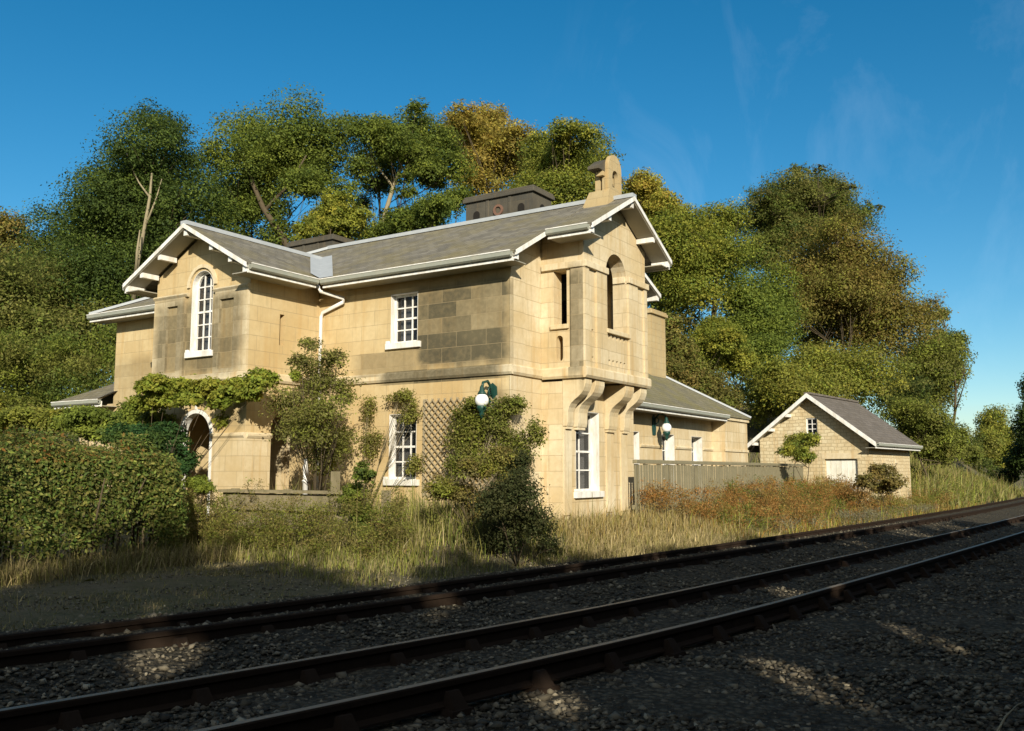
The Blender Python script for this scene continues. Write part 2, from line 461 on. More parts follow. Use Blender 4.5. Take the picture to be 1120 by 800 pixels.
def window(par, T, u0, u1, z0, z1, cols, rows, depth, zs=None, sill=True, bar=0.028, fr=0.055, curtain=None, lining=True):
    """sash window: white frame with bars, pane behind, sill, lined reveal; zs = springing of a round head"""
    loop = (lambda e: arch(u0+e, u1-e, z0+e, zs)) if zs else (lambda e: rect(u0+e, u1-e, z0+e, z1-e))
    top = z1 if not zs else zs+(u1-u0)/2
    f = MB()
    f.panel(loop(0.006), [loop(fr)], T, -depth-0.05, -depth+0.01)
    for i in range(1, cols):
        x = u0+fr+(u1-u0-2*fr)*i/cols
        f.tbox(T, x-bar/2, x+bar/2, z0+fr-0.004, (top if not zs else top-0.02)-fr+0.004, -depth-0.030, -depth-0.004)
    zt = z1 if not zs else top
    for j in range(1, rows):
        z = z0+fr+(zt-z0-2*fr)*j/rows
        big = (j == rows//2)
        hw = (0.045 if big else bar)/2
        du = 0.0
        if zs and z > zs:
            r = (u1-u0)/2-fr; du = r-math.sqrt(max(0.0, r*r-(z-zs)**2))
        f.tbox(T, u0+fr-0.004+du, u1-fr+0.004-du, z-hw, z+hw, -depth-(0.042 if big else 0.033), -depth-(0.002 if big else 0.006))
    fo = f.build('window', M['white'], par)
    g = MB(); g.panel(loop(0.03), [], T, -depth-0.040, -depth-0.034); g.build('pane', M['glass'], fo)
    if lining:
        li = MB(); li.panel(loop(0.002), [loop(0.010)], T, -depth+0.012, 0.003); li.build('reveal', M['white'], fo)
    if sill:
        s_ = MB(); s_.tbox(T, u0-0.10, u1+0.10, z0-0.13, z0+0.002, -depth+0.02, 0.075)
        s_.tbox(T, u0-0.10, u0-0.003, z0+0.004, z0+0.06, 0.004, 0.06)
        s_.build('sill', M['white'], fo, bevel=0.008)
    if curtain:
        c = MB(); a, b, lo, hi = curtain
        n = 24
        vs = []; 
        for i in range(n+1):
            u = a+(b-a)*i/n
            q = -depth-0.16+0.025*math.sin(i*2.1)
            vs += [T(u, lo, q), T(u, hi, q)]
        c.add(vs, [(2*i, 2*i+1, 2*i+3, 2*i+2) for i in range(n)])
        c.build('curtain', M['curtain'], fo, fix=False)
    return fo

# ------------------------------------------------------------------ foliage
UPV = np.array([0, 0, 1.0])
def unit(v): return v/np.maximum(np.linalg.norm(v, axis=1, keepdims=True), 1e-9)
def sphere(n): return unit(rng.normal(size=(n, 3)))
def leaf_object(name, P, S, C, mat, parent=None, asp=0.5, upb=0.35, N=None):
    n = len(P); off = np.array(parent.location) if parent is not None else np.zeros(3)
    P = P-off
    nrm = unit(rng.normal(size=(n, 3))+UPV*upb*2) if N is None else unit(rng.normal(size=(n, 3))*0.55+N+UPV*0.35)
    a = unit(np.cross(nrm, rng.normal(size=(n, 3)))); b = np.cross(nrm, a)
    S = S[:, None]
    V = np.stack([P-a*S*0.5, P+b*S*asp*0.5+a*S*0.05, P+a*S*0.5+nrm*S*0.08, P-b*S*asp*0.5+a*S*0.05], 1).reshape(-1, 3)
    me = bpy.data.meshes.new(name)
    me.vertices.add(4*n); me.loops.add(4*n); me.polygons.add(n)
    me.vertices.foreach_set('co', V.ravel().astype(np.float32))
    me.loops.foreach_set('vertex_index', np.arange(4*n, dtype=np.int32))
    me.polygons.foreach_set('loop_start', np.arange(0, 4*n, 4, dtype=np.int32))
    try: me.polygons.foreach_set('loop_total', np.full(n, 4, dtype=np.int32))
    except Exception: pass
    me.update(calc_edges=True)
    at_ = me.attributes.new('tint', 'FLOAT_COLOR', 'POINT')
    at_.data.foreach_set('color', np.repeat(np.concatenate([C, np.ones((n, 1))], 1), 4, axis=0).ravel().astype(np.float32))
    me.materials.append(mat)
    o = bpy.data.objects.new(name, me); col.objects.link(o)
    if parent is not None: o.parent = parent
    return o
def pick(pal, n, jit=0.16):
    pal = np.array(pal); i = rng.integers(0, len(pal), n); j = rng.integers(0, len(pal), n); t = rng.random((n, 1))
    c = pal[i]*(1-t)+pal[j]*t
    return c*np.exp(rng.normal(0, jit, (n, 1)))
def cloud(blobs, n, size, pal, sub=12, subr=(0.20, 0.50), clus=0.12, shell=0.65, flat=0.7):
    """leaves gathered in twig clusters over lumpy sub-crowns. blobs: (centre, (rx,ry,rz))"""
    blobs = [(np.array(c, float), np.array(r, float)) for c, r in blobs]
    wts = np.array([np.prod(r)**(2/3) for c, r in blobs]); wts /= wts.sum()
    PP = []; CC = []; SS = []; NN = []
    for (c, r), wt in zip(blobs, wts):
        nb = max(60, int(n*wt))
        d = sphere(sub); d[:, 2] = d[:, 2]*0.9+0.08
        sr = rng.uniform(*subr, sub); sc = c+d*r*(rng.uniform(0.60, 1.06, sub)-sr*0.72)[:, None]
        scol = pick(pal, sub, 0.10)
        ncl = max(20, nb//16)
        si = rng.choice(sub, ncl, p=sr**1.7/np.sum(sr**1.7))
        dd = sphere(ncl); dd[:, 2] = np.where(dd[:, 2] < -0.3, -dd[:, 2], dd[:, 2])
        rad = 1-(1-shell)*rng.random((ncl, 1))**1.6
        cc = sc[si]+dd*r*sr[si][:, None]*rad*rng.uniform(0.85, 1.18, (ncl, 1))
        ccol = scol[si]*np.exp(rng.normal(0, 0.13, (ncl, 1)))*0.6+pick(pal, ncl)*0.4
        li = rng.integers(0, ncl, nb)
        sp = clus*r.mean()
        PP.append(cc[li]+np.clip(rng.normal(size=(nb, 3)), -1.7, 1.7)*np.array([1, 1, flat])*sp)
        CC.append(ccol[li]*np.exp(rng.normal(0, 0.16, (nb, 1))))
        SS.append(size*rng.uniform(0.65, 1.25, nb))
        NN.append(unit(dd[li]*0.75+unit(cc[li]-c)*0.45))
    cloud.N = np.concatenate(NN)
    return np.concatenate(PP), np.concatenate(SS), np.concatenate(CC)
def limbs(base, top, blobs, r0, mat, parent, nsub=4, bend=0.07):
    m = MB(); base = np.array(base, float); top = np.array(top, float)
    L = np.linalg.norm(top-base); pts = []
    off1 = rng.normal(size=3)*L*bend*np.array([1, 1, 0.2])
    for i in range(9):
        t = i/8; pts.append(base*(1-t)+top*t+off1*math.sin(t*math.pi)*0.5)
    m.tube(pts, [r0*(1-0.75*i/8)*(1.25 if i == 0 else 1) for i in range(9)], 8)
    for c, r in blobs:
        c = np.array(c, float)
        t = rng.uniform(0.35, 0.85); s0 = pts[int(t*8)]
        mid = (s0+c)/2+rng.normal(size=3)*0.12*np.linalg.norm(c-s0)
        m.tube([s0, (s0+mid)/2+rng.normal(size=3)*0.05*L*0.3, mid, (mid+c)/2, c], [r0*0.42, r0*0.34, r0*0.26, r0*0.18, r0*0.08], 6)
        for _ in range(nsub):
            e = c+unit(rng.normal(size=(1, 3))+UPV*0.4)[0]*np.array(r)*0.6
            m2 = (mid+e)/2+rng.normal(size=3)*0.08*np.linalg.norm(e-mid)
            m.tube([mid, m2, e], [r0*0.18, r0*0.11, r0*0.03], 5)
    return m.build('trunk', mat, parent, smooth=True, fix=False)

DG = (0.078, 0.118, 0.026); MG = (0.150, 0.195, 0.034); LG = (0.250, 0.280, 0.042); YG = (0.36, 0.325, 0.05)
OL = (0.215, 0.200, 0.052); GO = (0.42, 0.30, 0.055); BR = (0.27, 0.19, 0.055); RU = (0.32, 0.15, 0.04); ST = (0.38, 0.30, 0.14)

def terrain_z(x, y): # metres
    t = R(5.5); s = x*math.sin(t)+y*math.cos(t); d = x*math.cos(t)-y*math.sin(t)
    e = -(d+rail_dev(s))-8.3
    def ss(a, b, v): v = min(1, max(0, (v-a)/(b-a))); return v*v*(3-2*v)
    z = 0.42*ss(1.2, 2.9, e)*ss(11.5, 13.5, y)+0.08*ss(1.0, 3.0, e)
    bank = 5.0*ss(2.0, 13, e)*ss(37, 50, y)          # cutting side beyond the garage
    hill = 7.0*ss(12, 40, e)*ss(34, 62, y+0.25*(-x))  # wooded slope behind the house
    r = 6.0*ss(4.5, 16, d)+ 2.5*ss(12, 40, d)        # slope on the near side of the line
    return max(z, 0)+max(bank, hill)+max(0, r)
def rail_dev(s):
    # how far the line has swung left of straight at s metres along
    if s < 10: return 0.0085*(s-10)**2 if s > -10 else 0.0085*400+0.34*(-10-s)
    v = 0.0008*(s-10)**2
    if s > 45: v = 0.0008*1225+0.056*(s-45)+0.0003*(s-45)**2
    return v
def track_point(d, s):
    t = R(5.5); dd = d-rail_dev(s)
    return (dd*math.cos(t)+s*math.sin(t), -dd*math.sin(t)+s*math.cos(t))
# ------------------------------------------------------------------ ground
def axis(lo, hi, flo, fhi, step, grow=1.25):
    a = list(np.arange(flo, fhi+1e-6, step)); s_ = step; x = flo; L = []
    while x > lo: s_ *= grow; x -= s_; L.append(x)
    s_ = step; x = fhi; Rr = []
    while x < hi: s_ *= grow; x += s_; Rr.append(x)
    return np.array(L[::-1]+a+Rr)
gx = axis(-1500, 1500, -40, 14, 0.5); gy = axis(-300, 2500, -14, 72, 0.5)
verts = []; wob = np.random.default_rng(3)
for y in gy:
    for x in gx:
        verts.append((x, y, terrain_z(x, y)+wob.normal()*0.012))
nx = len(gx)
faces = [(j*nx+i, j*nx+i+1, (j+1)*nx+i+1, (j+1)*nx+i) for j in range(len(gy)-1) for i in range(nx-1)]
k = NT('ground_soil', 0.95, 0.1)
pos = k.pos()
n1 = k.noise(pos, 0.9, 6, 0.65); n2 = k.noise(pos, 7.0, 6, 0.7); n3 = k.noise(pos, 34.0, 3, 0.6)
c = k.mix(k.rng(n1, 0.38, 0.62), (0.135, 0.115, 0.075), (0.085, 0.085, 0.04))
c = k.mix(k.rng(n2, 0.4, 0.7, 0, 0.7), c, (0.20, 0.17, 0.105))
c = k.mix(k.rng(n3, 0.5, 0.75, 0, 0.6), c, (0.06, 0.055, 0.035))
k.base(c); k.bump(k.math('ADD', n2, n3), 0.9, 0.05)
g = MB(); g.v = verts; g.f = faces
go = g.build('ground', k.m, smooth=True, fix=False); tag(go, kind='structure')

k = NT('track_ballast', 0.95, 0.12)
pos = k.pos()
vo = k.n('ShaderNodeTexVoronoi'); vo.inputs['Scale'].default_value = 17; k.l(pos, vo.inputs['Vector'])
n1 = k.noise(pos, 1.2, 5, 0.6); n2 = k.noise(pos, 26, 4, 0.6)
sv = k.n('ShaderNodeSeparateColor'); k.l(vo.outputs['Color'], sv.inputs[0])
c = k.mix(sv.outputs[0], (0.056, 0.048, 0.033), (0.118, 0.10, 0.069))
c = k.mix(k.rng(n1, 0.45, 0.7, 0, 0.6), c, (0.17, 0.142, 0.09))
c = k.mix(k.rng(vo.outputs['Distance'], 0.25, 0.6, 0, 0.7), c, (0.02, 0.018, 0.013))
k.base(c); k.bump(k.math('SUBTRACT', n2, vo.outputs['Distance']), 1.0, 0.05)
M['ballast'] = k.m
prof = [(-9.9, -0.06), (-9.35, 0.05), (-8.9, 0.085), (-8.2, 0.10), (-7.6, 0.12), (-6.95, 0.18), (-6.7, 0.18), (-6.0, 0.085), (-5.2, 0.10), (-4.5, 0.095), (-3.8, 0.11), (-3.1, 0.09), (-2.0, 0.05), (0, 0.04), (2.5, 0.04), (4.0, 0.03), (5.4, -0.02)]
ss_ = list(np.arange(-14, 60, 0.5))+list(np.arange(60, 150, 2.0))
vs = []; wob = np.random.default_rng(8)
for s in ss_:
    for d, z in prof:
        x, y = track_point(d, s); vs.append((x, y, z+wob.normal()*0.010))
m = len(prof)
b = MB(); b.v = vs; b.f = [(j*m+i, j*m+i+1, (j+1)*m+i+1, (j+1)*m+i) for j in range(len(ss_)-1) for i in range(m-1)]
bo = b.build('track_bed', M['ballast'], smooth=True, fix=False); tag(bo, kind='structure')

def stones(name, n, s0, s1, d0, d1, size, avoid=(), pal=None, zf=None, power=1.6):
    P = []
    while len(P) < n:
        s = rng.uniform(s0, s1, 4000); d = rng.uniform(d0, d1, 4000)
        keep = rng.random(4000) < np.minimum(1, (5.0/np.hypot(s, d))**power)
        for a in avoid: keep &= np.abs(d-a) > 0.10
        for q in zip(d[keep], s[keep]): P.append(q)
    P = P[:n]
    XY = np.array([track_point(d, s) for d, s in P]); dv = np.array([p[0] for p in P])
    z = np.interp(dv, [p[0] for p in prof], [p[1] for p in prof]) if zf is None else np.array([zf(x, y) for x, y in XY])
    sz = size*rng.lognormal(0, 0.32, n)
    ctr = np.column_stack([XY, z+sz*0.12])
    base = np.array([(1, 0, 0), (0, 1, 0), (-1, 0, 0), (0, -1, 0), (0, 0, .8), (0, 0, -.8)], float)
    V = base[None]*rng.uniform(0.6, 1.15, (n, 6, 1))+rng.normal(0, 0.16, (n, 6, 3))
    th = rng.uniform(0, 6.28, n); cs, sn = np.cos(th)[:, None], np.sin(th)[:, None]
    til = rng.normal(0, 0.5, n)[:, None]
    x, y, zz = V[..., 0], V[..., 1], V[..., 2]
    y, zz = y*np.cos(til)-zz*np.sin(til), y*np.sin(til)+zz*np.cos(til)
    V = np.stack([x*cs-y*sn, x*sn+y*cs, zz*0.85], -1)*sz[:, None, None]*0.5*np.array([1.2, 1, 1])+ctr[:, None]
    tri = np.array([(0, 1, 4), (1, 2, 4), (2, 3, 4), (3, 0, 4), (1, 0, 5), (2, 1, 5), (3, 2, 5), (0, 3, 5)])
    Fi = (np.arange(n)[:, None, None]*6+tri[None]).reshape(-1, 3)
    me = bpy.data.meshes.new(name); nf = len(Fi)
    me.vertices.add(6*n); me.loops.add(3*nf); me.polygons.add(nf)
    me.vertices.foreach_set('co', V.reshape(-1).astype(np.float32)); me.loops.foreach_set('vertex_index', Fi.ravel().astype(np.int32))
    me.polygons.foreach_set('loop_start', np.arange(0, 3*nf, 3, dtype=np.int32)); me.update(calc_edges=True)
    C = pick(pal, n, 0.3)
    a_ = me.attributes.new('tint', 'FLOAT_COLOR', 'POINT')
    a_.data.foreach_set('color', np.repeat(np.concatenate([C, np.ones((n, 1))], 1), 6, axis=0).ravel().astype(np.float32))
    me.materials.append(M['stone_bits'])
    o = bpy.data.objects.new(name, me); col.objects.link(o); tag(o, kind='stuff')
    return o
k = NT('loose_stone', 0.9, 0.2)
a_ = k.n('ShaderNodeAttribute'); a_.attribute_name = 'tint'; k.base(a_.outputs['Color']); M['stone_bits'] = k.m
RAILS = {'A': (-3.81, 0.30), 'B': (-5.20, 0.25), 'C': (-6.84, 0.30), 'D': (-8.17, 0.205)}
o = stones('ballast_gravel', 70000, 1.0, 30, -9.2, 3.2, 0.042, [v[0] for v in RAILS.values()], [(0.068, 0.058, 0.04), (0.105, 0.09, 0.062), (0.04, 0.034, 0.025), (0.16, 0.137, 0.095)])
tag(o, 'dark crushed stone ballast lying between and beside the rails', 'gravel')
o = stones('cess_gravel', 5000, 1.0, 26, -12.6, -9.2, 0.035, [], [(0.13, 0.11, 0.075), (0.20, 0.175, 0.12), (0.08, 0.07, 0.05)], terrain_z, 1.0)
tag(o, 'fine pale grit on the path beside the far track', 'gravel')

# ------------------------------------------------------------------ railway tracks
rail_prof = [(-0.065, -0.16), (0.065, -0.16), (0.065, -0.145), (0.014, -0.125), (0.014, -0.048), (0.035, -0.038), (0.035, -0.006), (0.028, 0), (-0.028, 0), (-0.035, -0.006), (-0.035, -0.038), (-0.014, -0.048), (-0.014, -0.125), (-0.065, -0.145)]
def sweep(prof, d0, z0, s_list):
    mb = MB(); k = len(prof); vs = []
    for s in s_list:
        for d, z in prof:
            x, y = track_point(d0+d, s); vs.append((x, y, z0+z))
    mb.v = vs; n = len(s_list)
    mb.f = [(i*k+j, i*k+(j+1) % k, (i+1)*k+(j+1) % k, (i+1)*k+j) for i in range(n-1) for j in range(k)]
    mb.f += [tuple(range(k))[::-1], tuple(range((n-1)*k, n*k))]
    return mb
sl = list(np.arange(-13, 45, 0.5))+list(np.arange(45, 140, 1.0))
cm = MB()
cm.hexa([(-0.17, -0.10, -0.045), (0.17, -0.10, -0.045), (0.17, 0.10, -0.045), (-0.17, 0.10, -0.045), (-0.16, -0.09, 0.0), (0.16, -0.09, 0.0), (0.16, 0.09, 0.0), (-0.16, 0.09, 0.0)])
for sgn in (-1, 1):
    cm.hexa([(sgn*0.15, -0.06, 0), (sgn*0.045, -0.075, 0), (sgn*0.045, 0.075, 0), (sgn*0.15, 0.06, 0), (sgn*0.075, -0.045, 0.10), (sgn*0.045, -0.05, 0.10), (sgn*0.045, 0.05, 0.10), (sgn*0.075, 0.045, 0.10)])
chair_mesh = None
for nm, keys, lab, top in (('near', 'AB', 'near railway track with bright worn rail heads, closest to the camera', True), ('far', 'CD', 'far railway track with dull rusty rails, next to the weedy verge', False)):
    x, y = track_point(RAILS[keys[0]][0]-0.7, 6)
    t = root('railway_track', lab, 'railway track', (x, y, 0.1), 'railway tracks running past the house')
    for kk in keys:
        d, z = RAILS[kk]
        ro = sweep(rail_prof, d, z, sl).build('rail', M['rail'], t)
        th = sweep([(-0.027, 0.0008), (0.027, 0.0008), (0.027, 0.003), (-0.027, 0.003)], d, z, sl).build('rail_head', M['rail_top'] if top else M['rail_dull'] if 'rail_dull' in M else M['rail'], ro)
        for s in np.arange(1.2, 34, 0.82):
            x, y = track_point(d, s); x2, y2 = track_point(d, s+0.1)
            if chair_mesh is None:
                ch = cm.build('rail_chair', M['rail']); ch.parent = t; chair_mesh = ch.data
            else:
                ch = bpy.data.objects.new('rail_chair', chair_mesh); col.objects.link(ch); ch.parent = t
            ch.location = Vector((x, y, z-0.16))-t.location
            ch.rotation_euler = (0, 0, math.atan2(y2-y, x2-x)-math.pi/2)

# ------------------------------------------------------------------ the station house
XG, YF = -10.05, 15.53           # gable wall plane, long wall plane
XW0, XW1, YW = -18.60, -15.41, 13.40   # cross wing
YB0, YB1, XB, XO = 16.75, 19.80, -9.55, -9.01   # bay: sides, lower front, upper front
YR, ZR, PIT = 18.27, 7.74, 0.545
YBK = 21.25
H = root('station_house', 'two storey honey stone house with slate gables and an arched oriel balcony', 'house', (-13.5, 18.3, 0.4))
PIR = 0.402
def zr(y, z0=ZR): return z0-(PIT*(YR-y) if y < YR else PIR*(y-YR))

# long wall facing the camera
m = MB()
up_w = (-13.20, -12.44, 4.42, 5.52); gf_w = (-13.20, -12.44, 1.45, 2.86)
m.panel(rect(XW1+0.002, XG, 0.1, 6.12), [rect(*up_w), rect(*gf_w)], TY(YF), -0.35, 0)
# gable wall towards the line
m2 = MB()
m2.panel([(YF+0.352, 0.1), (YBK, 0.1), (YBK, zr(YBK)-0.12), (YR, ZR-0.12), (YF+0.352, zr(YF+0.352)-0.12)], [rect(17.35, 19.2, 0.5, 3.2), rect(17.3, 19.25, 3.85, 6.2)], TX(XG), -0.35, 0)
# back and far walls
m3 = MB()
m3.box(-23.2, XG-0.352, YBK-0.35, YBK, 0.1, 6.1)
m4 = MB(); m4.panel(rect(-23.2, XW0-0.002, 0.1, 6.12), [], TY(YF), -0.35, 0)
m4.box(-23.2, -22.85, YF+0.352, YBK-0.352, 0.1, 6.1)
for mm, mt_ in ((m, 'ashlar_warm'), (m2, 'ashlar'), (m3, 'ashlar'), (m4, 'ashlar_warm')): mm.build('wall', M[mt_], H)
# pale corner pilaster strips on gable wall
q = MB()
q.tbox(TX(XG), YF-0.02, YF+0.52, 0.1, 3.54, 0.001, 0.035); q.tbox(TX(XG), YF-0.02, YF+0.52, 3.765, 6.05, 0.001, 0.035)
split_build(q, 'corner_pilaster', M['ashlar'], H)
# string course
sc = MB()
def string_run(mb, T, u0, u1, z0=3.57, z1=3.77, n=0.075):
    mb.prism([(0.001, z0), (n*0.6, z0), (n, z0+0.05), (n, z1-0.03), (n*0.7, z1), (0.001, z1)], lambda a, b_, c_: T(c_, b_, a), u0, u1)
string_run(sc, TY(YF), XW1+0.08, XG+0.075); string_run(sc, TX(XG), YF+0.001, YB0-0.003)
string_run(sc, TX(XG), YB1+0.003, YBK+0.06)
split_build(sc, 'string_course', M['trim'], H)
w_up = window(H, TY(YF), *up_w, 3, 4, 0.14, curtain=(-13.15, -12.8, 4.45, 5.5))
w_gf = window(H, TY(YF), *gf_w, 3, 4, 0.14, curtain=(-13.17, -12.80, 1.48, 2.84))
pl = MB(); pl.tbox(TY(YF), -15.3, XG+0.06, 0.1, 0.75, 0.001, 0.06); pl.tbox(TX(XG), YF-0.058, YB0-0.003, 0.1, 0.75, 0.001, 0.06)
split_build(pl, 'plinth', M['trim'], H)
fl = MB(); fl.box(-22.8, XG-0.36, YF+0.36, YBK-0.36, 0.30, 0.42); fl.box(-22.8, XG-0.36, YF+0.36, YBK-0.36, 3.5, 3.7); fl.box(-16.2, -16.0, YF+0.36, YBK-0.36, 0.43, 3.49); fl.box(-14.2, -14.1, YF+0.36, YBK-0.36, 3.71, 6.4)
fl.box(-22.8, XG-0.36, 18.0, 18.1, 0.43, 3.49); fl.box(-14.05, XG-0.36, 17.9, 18.0, 3.71, 6.4)
split_build(fl, 'inner_floor', M['dark'], H)

# lower bay and oriel
m = MB()
bw = (17.32, 18.40, 1.19, 2.92)
m.panel(rect(YB0, YB1, 0.1, 3.5), [rect(*bw)], TX(XB), -0.30, 0)
m.panel(rect(XG+0.002, XB-0.302, 0.1, 3.5), [], TY(YB0), -0.3, 0)
m.panel(rect(XG+0.002, XB-0.302, 0.1, 3.5), [], TYn(YB1), -0.3, 0)
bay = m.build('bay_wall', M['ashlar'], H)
b2 = MB()
b2.tbox(TX(XB), YB0+0.02, YB0+0.34, 0.72, 2.55, 0.001, 0.035); b2.tbox(TX(XB), YB1-0.36, YB1-0.02, 0.72, 2.55, 0.001, 0.035)
b2.tbox(TX(XB), 18.72, 19.05, 0.72, 2.55, 0.001, 0.035)
b2.tbox(TX(XB), YB0+0.0, 17.2, 0.1, 0.70, 0.001, 0.06); b2.tbox(TX(XB), 18.52, YB1, 0.1, 0.70, 0.001, 0.06)
b2.tbox(TX(XB), 17.2, 18.52, 0.1, 0.55, 0.001, 0.03)
split_build(b2, 'bay_pilaster', M['trim'], bay)
window(H, TX(XB), *bw, 2, 4, 0.20, curtain=(17.9, 18.36, 1.22, 2.9))
# oriel walls (upper storey), open loggia inside
ow = MB()
g0, g1 = YB0, YB1
ap = ZR-0.14
ho = [arch(17.76, 18.78, 4.70, 5.93)]
for zz in (4.50, 3.93):
    for i in range(5):
        u = 17.85+i*0.185; ho.append(rect(u, u+0.095, zz-0.01, zz+0.105))
for u in (17.08, 19.30):
    ho.append(rect(u, u+0.08, 4.45, 4.60)); ho.append(rect(u, u+0.07, 3.93, 4.02))
ow.panel([(g0, 3.79), (g1, 3.79), (g1, ap-0.53*(g1-YR)), (YR, ap), (g0, ap-0.53*(YR-g0))], ho, TX(XO), -0.34, 0)
def oval(u0, u1, z0, z1): # lancet with round ends
    c = (u0+u1)/2; r = (u1-u0)/2
    return [(c+r*math.cos(math.pi+math.pi*i/8), z0+r+r*math.sin(math.pi+math.pi*i/8)) for i in range(9)]+[(c+r*math.cos(math.pi*i/8), z1-r+r*math.sin(math.pi*i/8)) for i in range(9)]
ow.panel(rect(XG+0.002, XO-0.342, 3.79, ap-0.53*(YR-g0)), [rect(-9.74, -9.42, 4.70, 5.86), oval(-9.68, -9.52, 3.92, 4.47)], TY(YB0), -0.34, 0)
ow.panel(rect(XG+0.002, XO-0.342, 3.79, ap-0.53*(YR-g0)), [rect(-9.74, -9.42, 4.70, 5.86)], TYn(YB1), -0.34, 0)
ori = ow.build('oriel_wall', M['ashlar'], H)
ob = MB(); ob.box(XG+0.003, XO-0.003, YB0+0.003, YB1-0.003, 3.59, 3.785)
ob.build('oriel_floor', M['trim'], ori)
op = MB()
for a, b_ in ((YB0, YB0+0.16), (YB0+0.50, YB0+0.98), (18.82, 19.30), (YB1-0.16, YB1)):
    op.tbox(TX(XO), a, b_, 3.79, 5.87, 0.001, 0.045)
op.tbox(TY(YB0), XO-0.30, XO+0.045, 3.79, 5.87, 0.001, 0.03)
split_build(op, 'oriel_pilaster', M['ashlar'], ori)
oc = MB() # impost bands, sill bands
oc.tbox(TX(XO), YB0-0.05, 17.76, 5.88, 6.02, -0.02, 0.085); oc.tbox(TX(XO), 18.78, YB1+0.05, 5.88, 6.02, -0.02, 0.085)
oc.tbox(TX(XO), 18.74, 18.781, 5.88, 6.02, -0.33, -0.021); oc.tbox(TX(XO), 17.759, 17.80, 5.88, 6.02, -0.33, -0.021)
oc.tbox(TY(YB0), XG+0.04, XO-0.022, 5.88, 6.02, 0.001, 0.07)
oc.tbox(TX(XO), 17.70, 18.84, 4.60, 4.70, -0.10, 0.075)
oc.tbox(TY(YB0), -9.80, -9.36, 4.60, 4.70, 0.001, 0.06)
split_build(oc, 'moulding', M['trim'], ori, bevel=0.012)
ob = MB()
string_run(ob, TX(XO), YB0-0.07, YB1+0.07, 3.55, 3.785, 0.09); string_run(ob, TY(YB0), XG+0.04, XO+0.001, 3.55, 3.785, 0.075)
string_run(ob, TYn(YB1), XG+0.04, XO+0.001, 3.55, 3.785, 0.075)
split_build(ob, 'string_course', M['trim'], H)
# stone brackets under the oriel
def bracket_profile():
    P = [(XB+0.002, 2.56)]+[(XB+n, z) for n, z in ((0.10, 2.56), (0.12, 2.64), (0.125, 2.86), (0.15, 2.95), (0.20, 3.03), (0.28, 3.10), (0.36, 3.155), (0.43, 3.21), (0.49, 3.28), (0.525, 3.36), (0.545, 3.43), (0.545, 3.548))]+[(XB+0.002, 3.548)]
    return P
for a, b_ in ((16.765, 17.06), (17.22, 17.64), (18.66, 19.10), (19.45, 19.79)):
    bm_ = MB(); bm_.prism(bracket_profile(), lambda x, z, n: (x, n, z), a, b_)
    bm_.tbox(TX(XB), a+0.03, b_-0.03, 2.50, 2.58, 0.002, 0.085)
    bm_.build('bracket', M['trim'], H, bevel=0.008)

# roofs -----------------------------------------------------------
OV = 0.50
ze = zr(YF-OV)
RL = H
xe = XG+0.45; xh = -17.75; xw = -23.7
yb = 22.05; zeb = zr(yb)
main = MB()
main.slab([(xe, YF-OV, ze), (xe, YR, ZR), (xh, YR, ZR), (xw, YF-OV, ze)], 0.06)
main.slab([(xe, YR, ZR), (xe, yb, zeb), (xw, yb, zeb), (xh, YR, ZR)], 0.06)
main.slab([(xh, YR, ZR), (xw, yb, zeb), (xw, YF-OV, ze)], 0.06)
main.build('roof', M['slate'], H)
# wing roof
XWC = (XW0+XW1)/2; HW = (XW1-XW0)/2+OV; ZWR = ze+PIT*HW; YV = YR-(ZR-ZWR)/PIT
yw0 = YW-OV
wr = MB()
wr.slab([(XWC+HW, yw0, ze+0.004), (XWC+HW, YF-OV, ze+0.004), (XWC, YV, ZWR+0.004), (XWC, yw0, ZWR+0.004)], 0.06)
wr.slab([(XWC-HW, yw0, ze+0.004), (XWC, yw0, ZWR+0.004), (XWC, YV, ZWR+0.004), (XWC-HW, YF-OV, ze+0.004)], 0.06)
wr.build('roof', M['slate'], H)
# oriel roof
ZO = ZR-0.03; xo = XO+0.47; yo0 = 16.24; yo1 = 2*YR-yo0; POL = 0.525
orf = MB()
zoe = ZO-POL*(YR-yo0)
orf.slab([(xo, yo0, zoe), (xo, YR, ZO), (xe-0.5, YR, ZO), (XG-0.9, yo0, zoe)], 0.06)
orf.slab([(xo, YR, ZO), (xo, yo1, zoe), (XG-0.9, yo1, zoe), (xe-0.5, YR, ZO)], 0.06)
orf.build('roof', M['slate'], H)
# lead ridges and valleys
ld = MB()
ld.beam((xe+0.01, YR, ZR+0.055), (xh, YR, ZR+0.055), 0.22, 0.09); ld.beam((xh, YR, ZR+0.05), (xw, YF-OV, ze+0.05), 0.20, 0.07); ld.beam((xh, YR, ZR+0.05), (xw, yb, zeb+0.05), 0.20, 0.07)
ld.build('ridge', M['lead'], H)
ld = MB(); ld.beam((XWC, yw0-0.01, ZWR+0.055), (XWC, YV, ZWR+0.055), 0.20, 0.09); ld.build('ridge', M['lead'], H)
ld = MB(); ld.beam((xo+0.01, YR, ZO+0.055), (xe-0.1, YR, ZO+0.055), 0.20, 0.09); ld.build('ridge', M['lead'], H)
vl = MB()
for sg in (1, -1):
    a = Vector((XWC+sg*HW, YF-OV, ze+0.03)); b_ = Vector((XWC, YV, ZWR+0.03))
    wv = 0.34
    vl.add([(a.x-sg*wv*0.8, a.y-0.02, a.z+0.8*wv*PIT), (a.x+sg*0.02, a.y-0.02, a.z), (a.x+sg*wv*1.2, a.y+0.002, a.z+0.006), (b_.x+sg*wv*1.0, b_.y+0.10, b_.z+0.06), (b_.x, b_.y, b_.z+0.02), (b_.x, b_.y-wv*1.0, b_.z+0.02)], [(0, 1, 4, 5), (1, 2, 3, 4)])
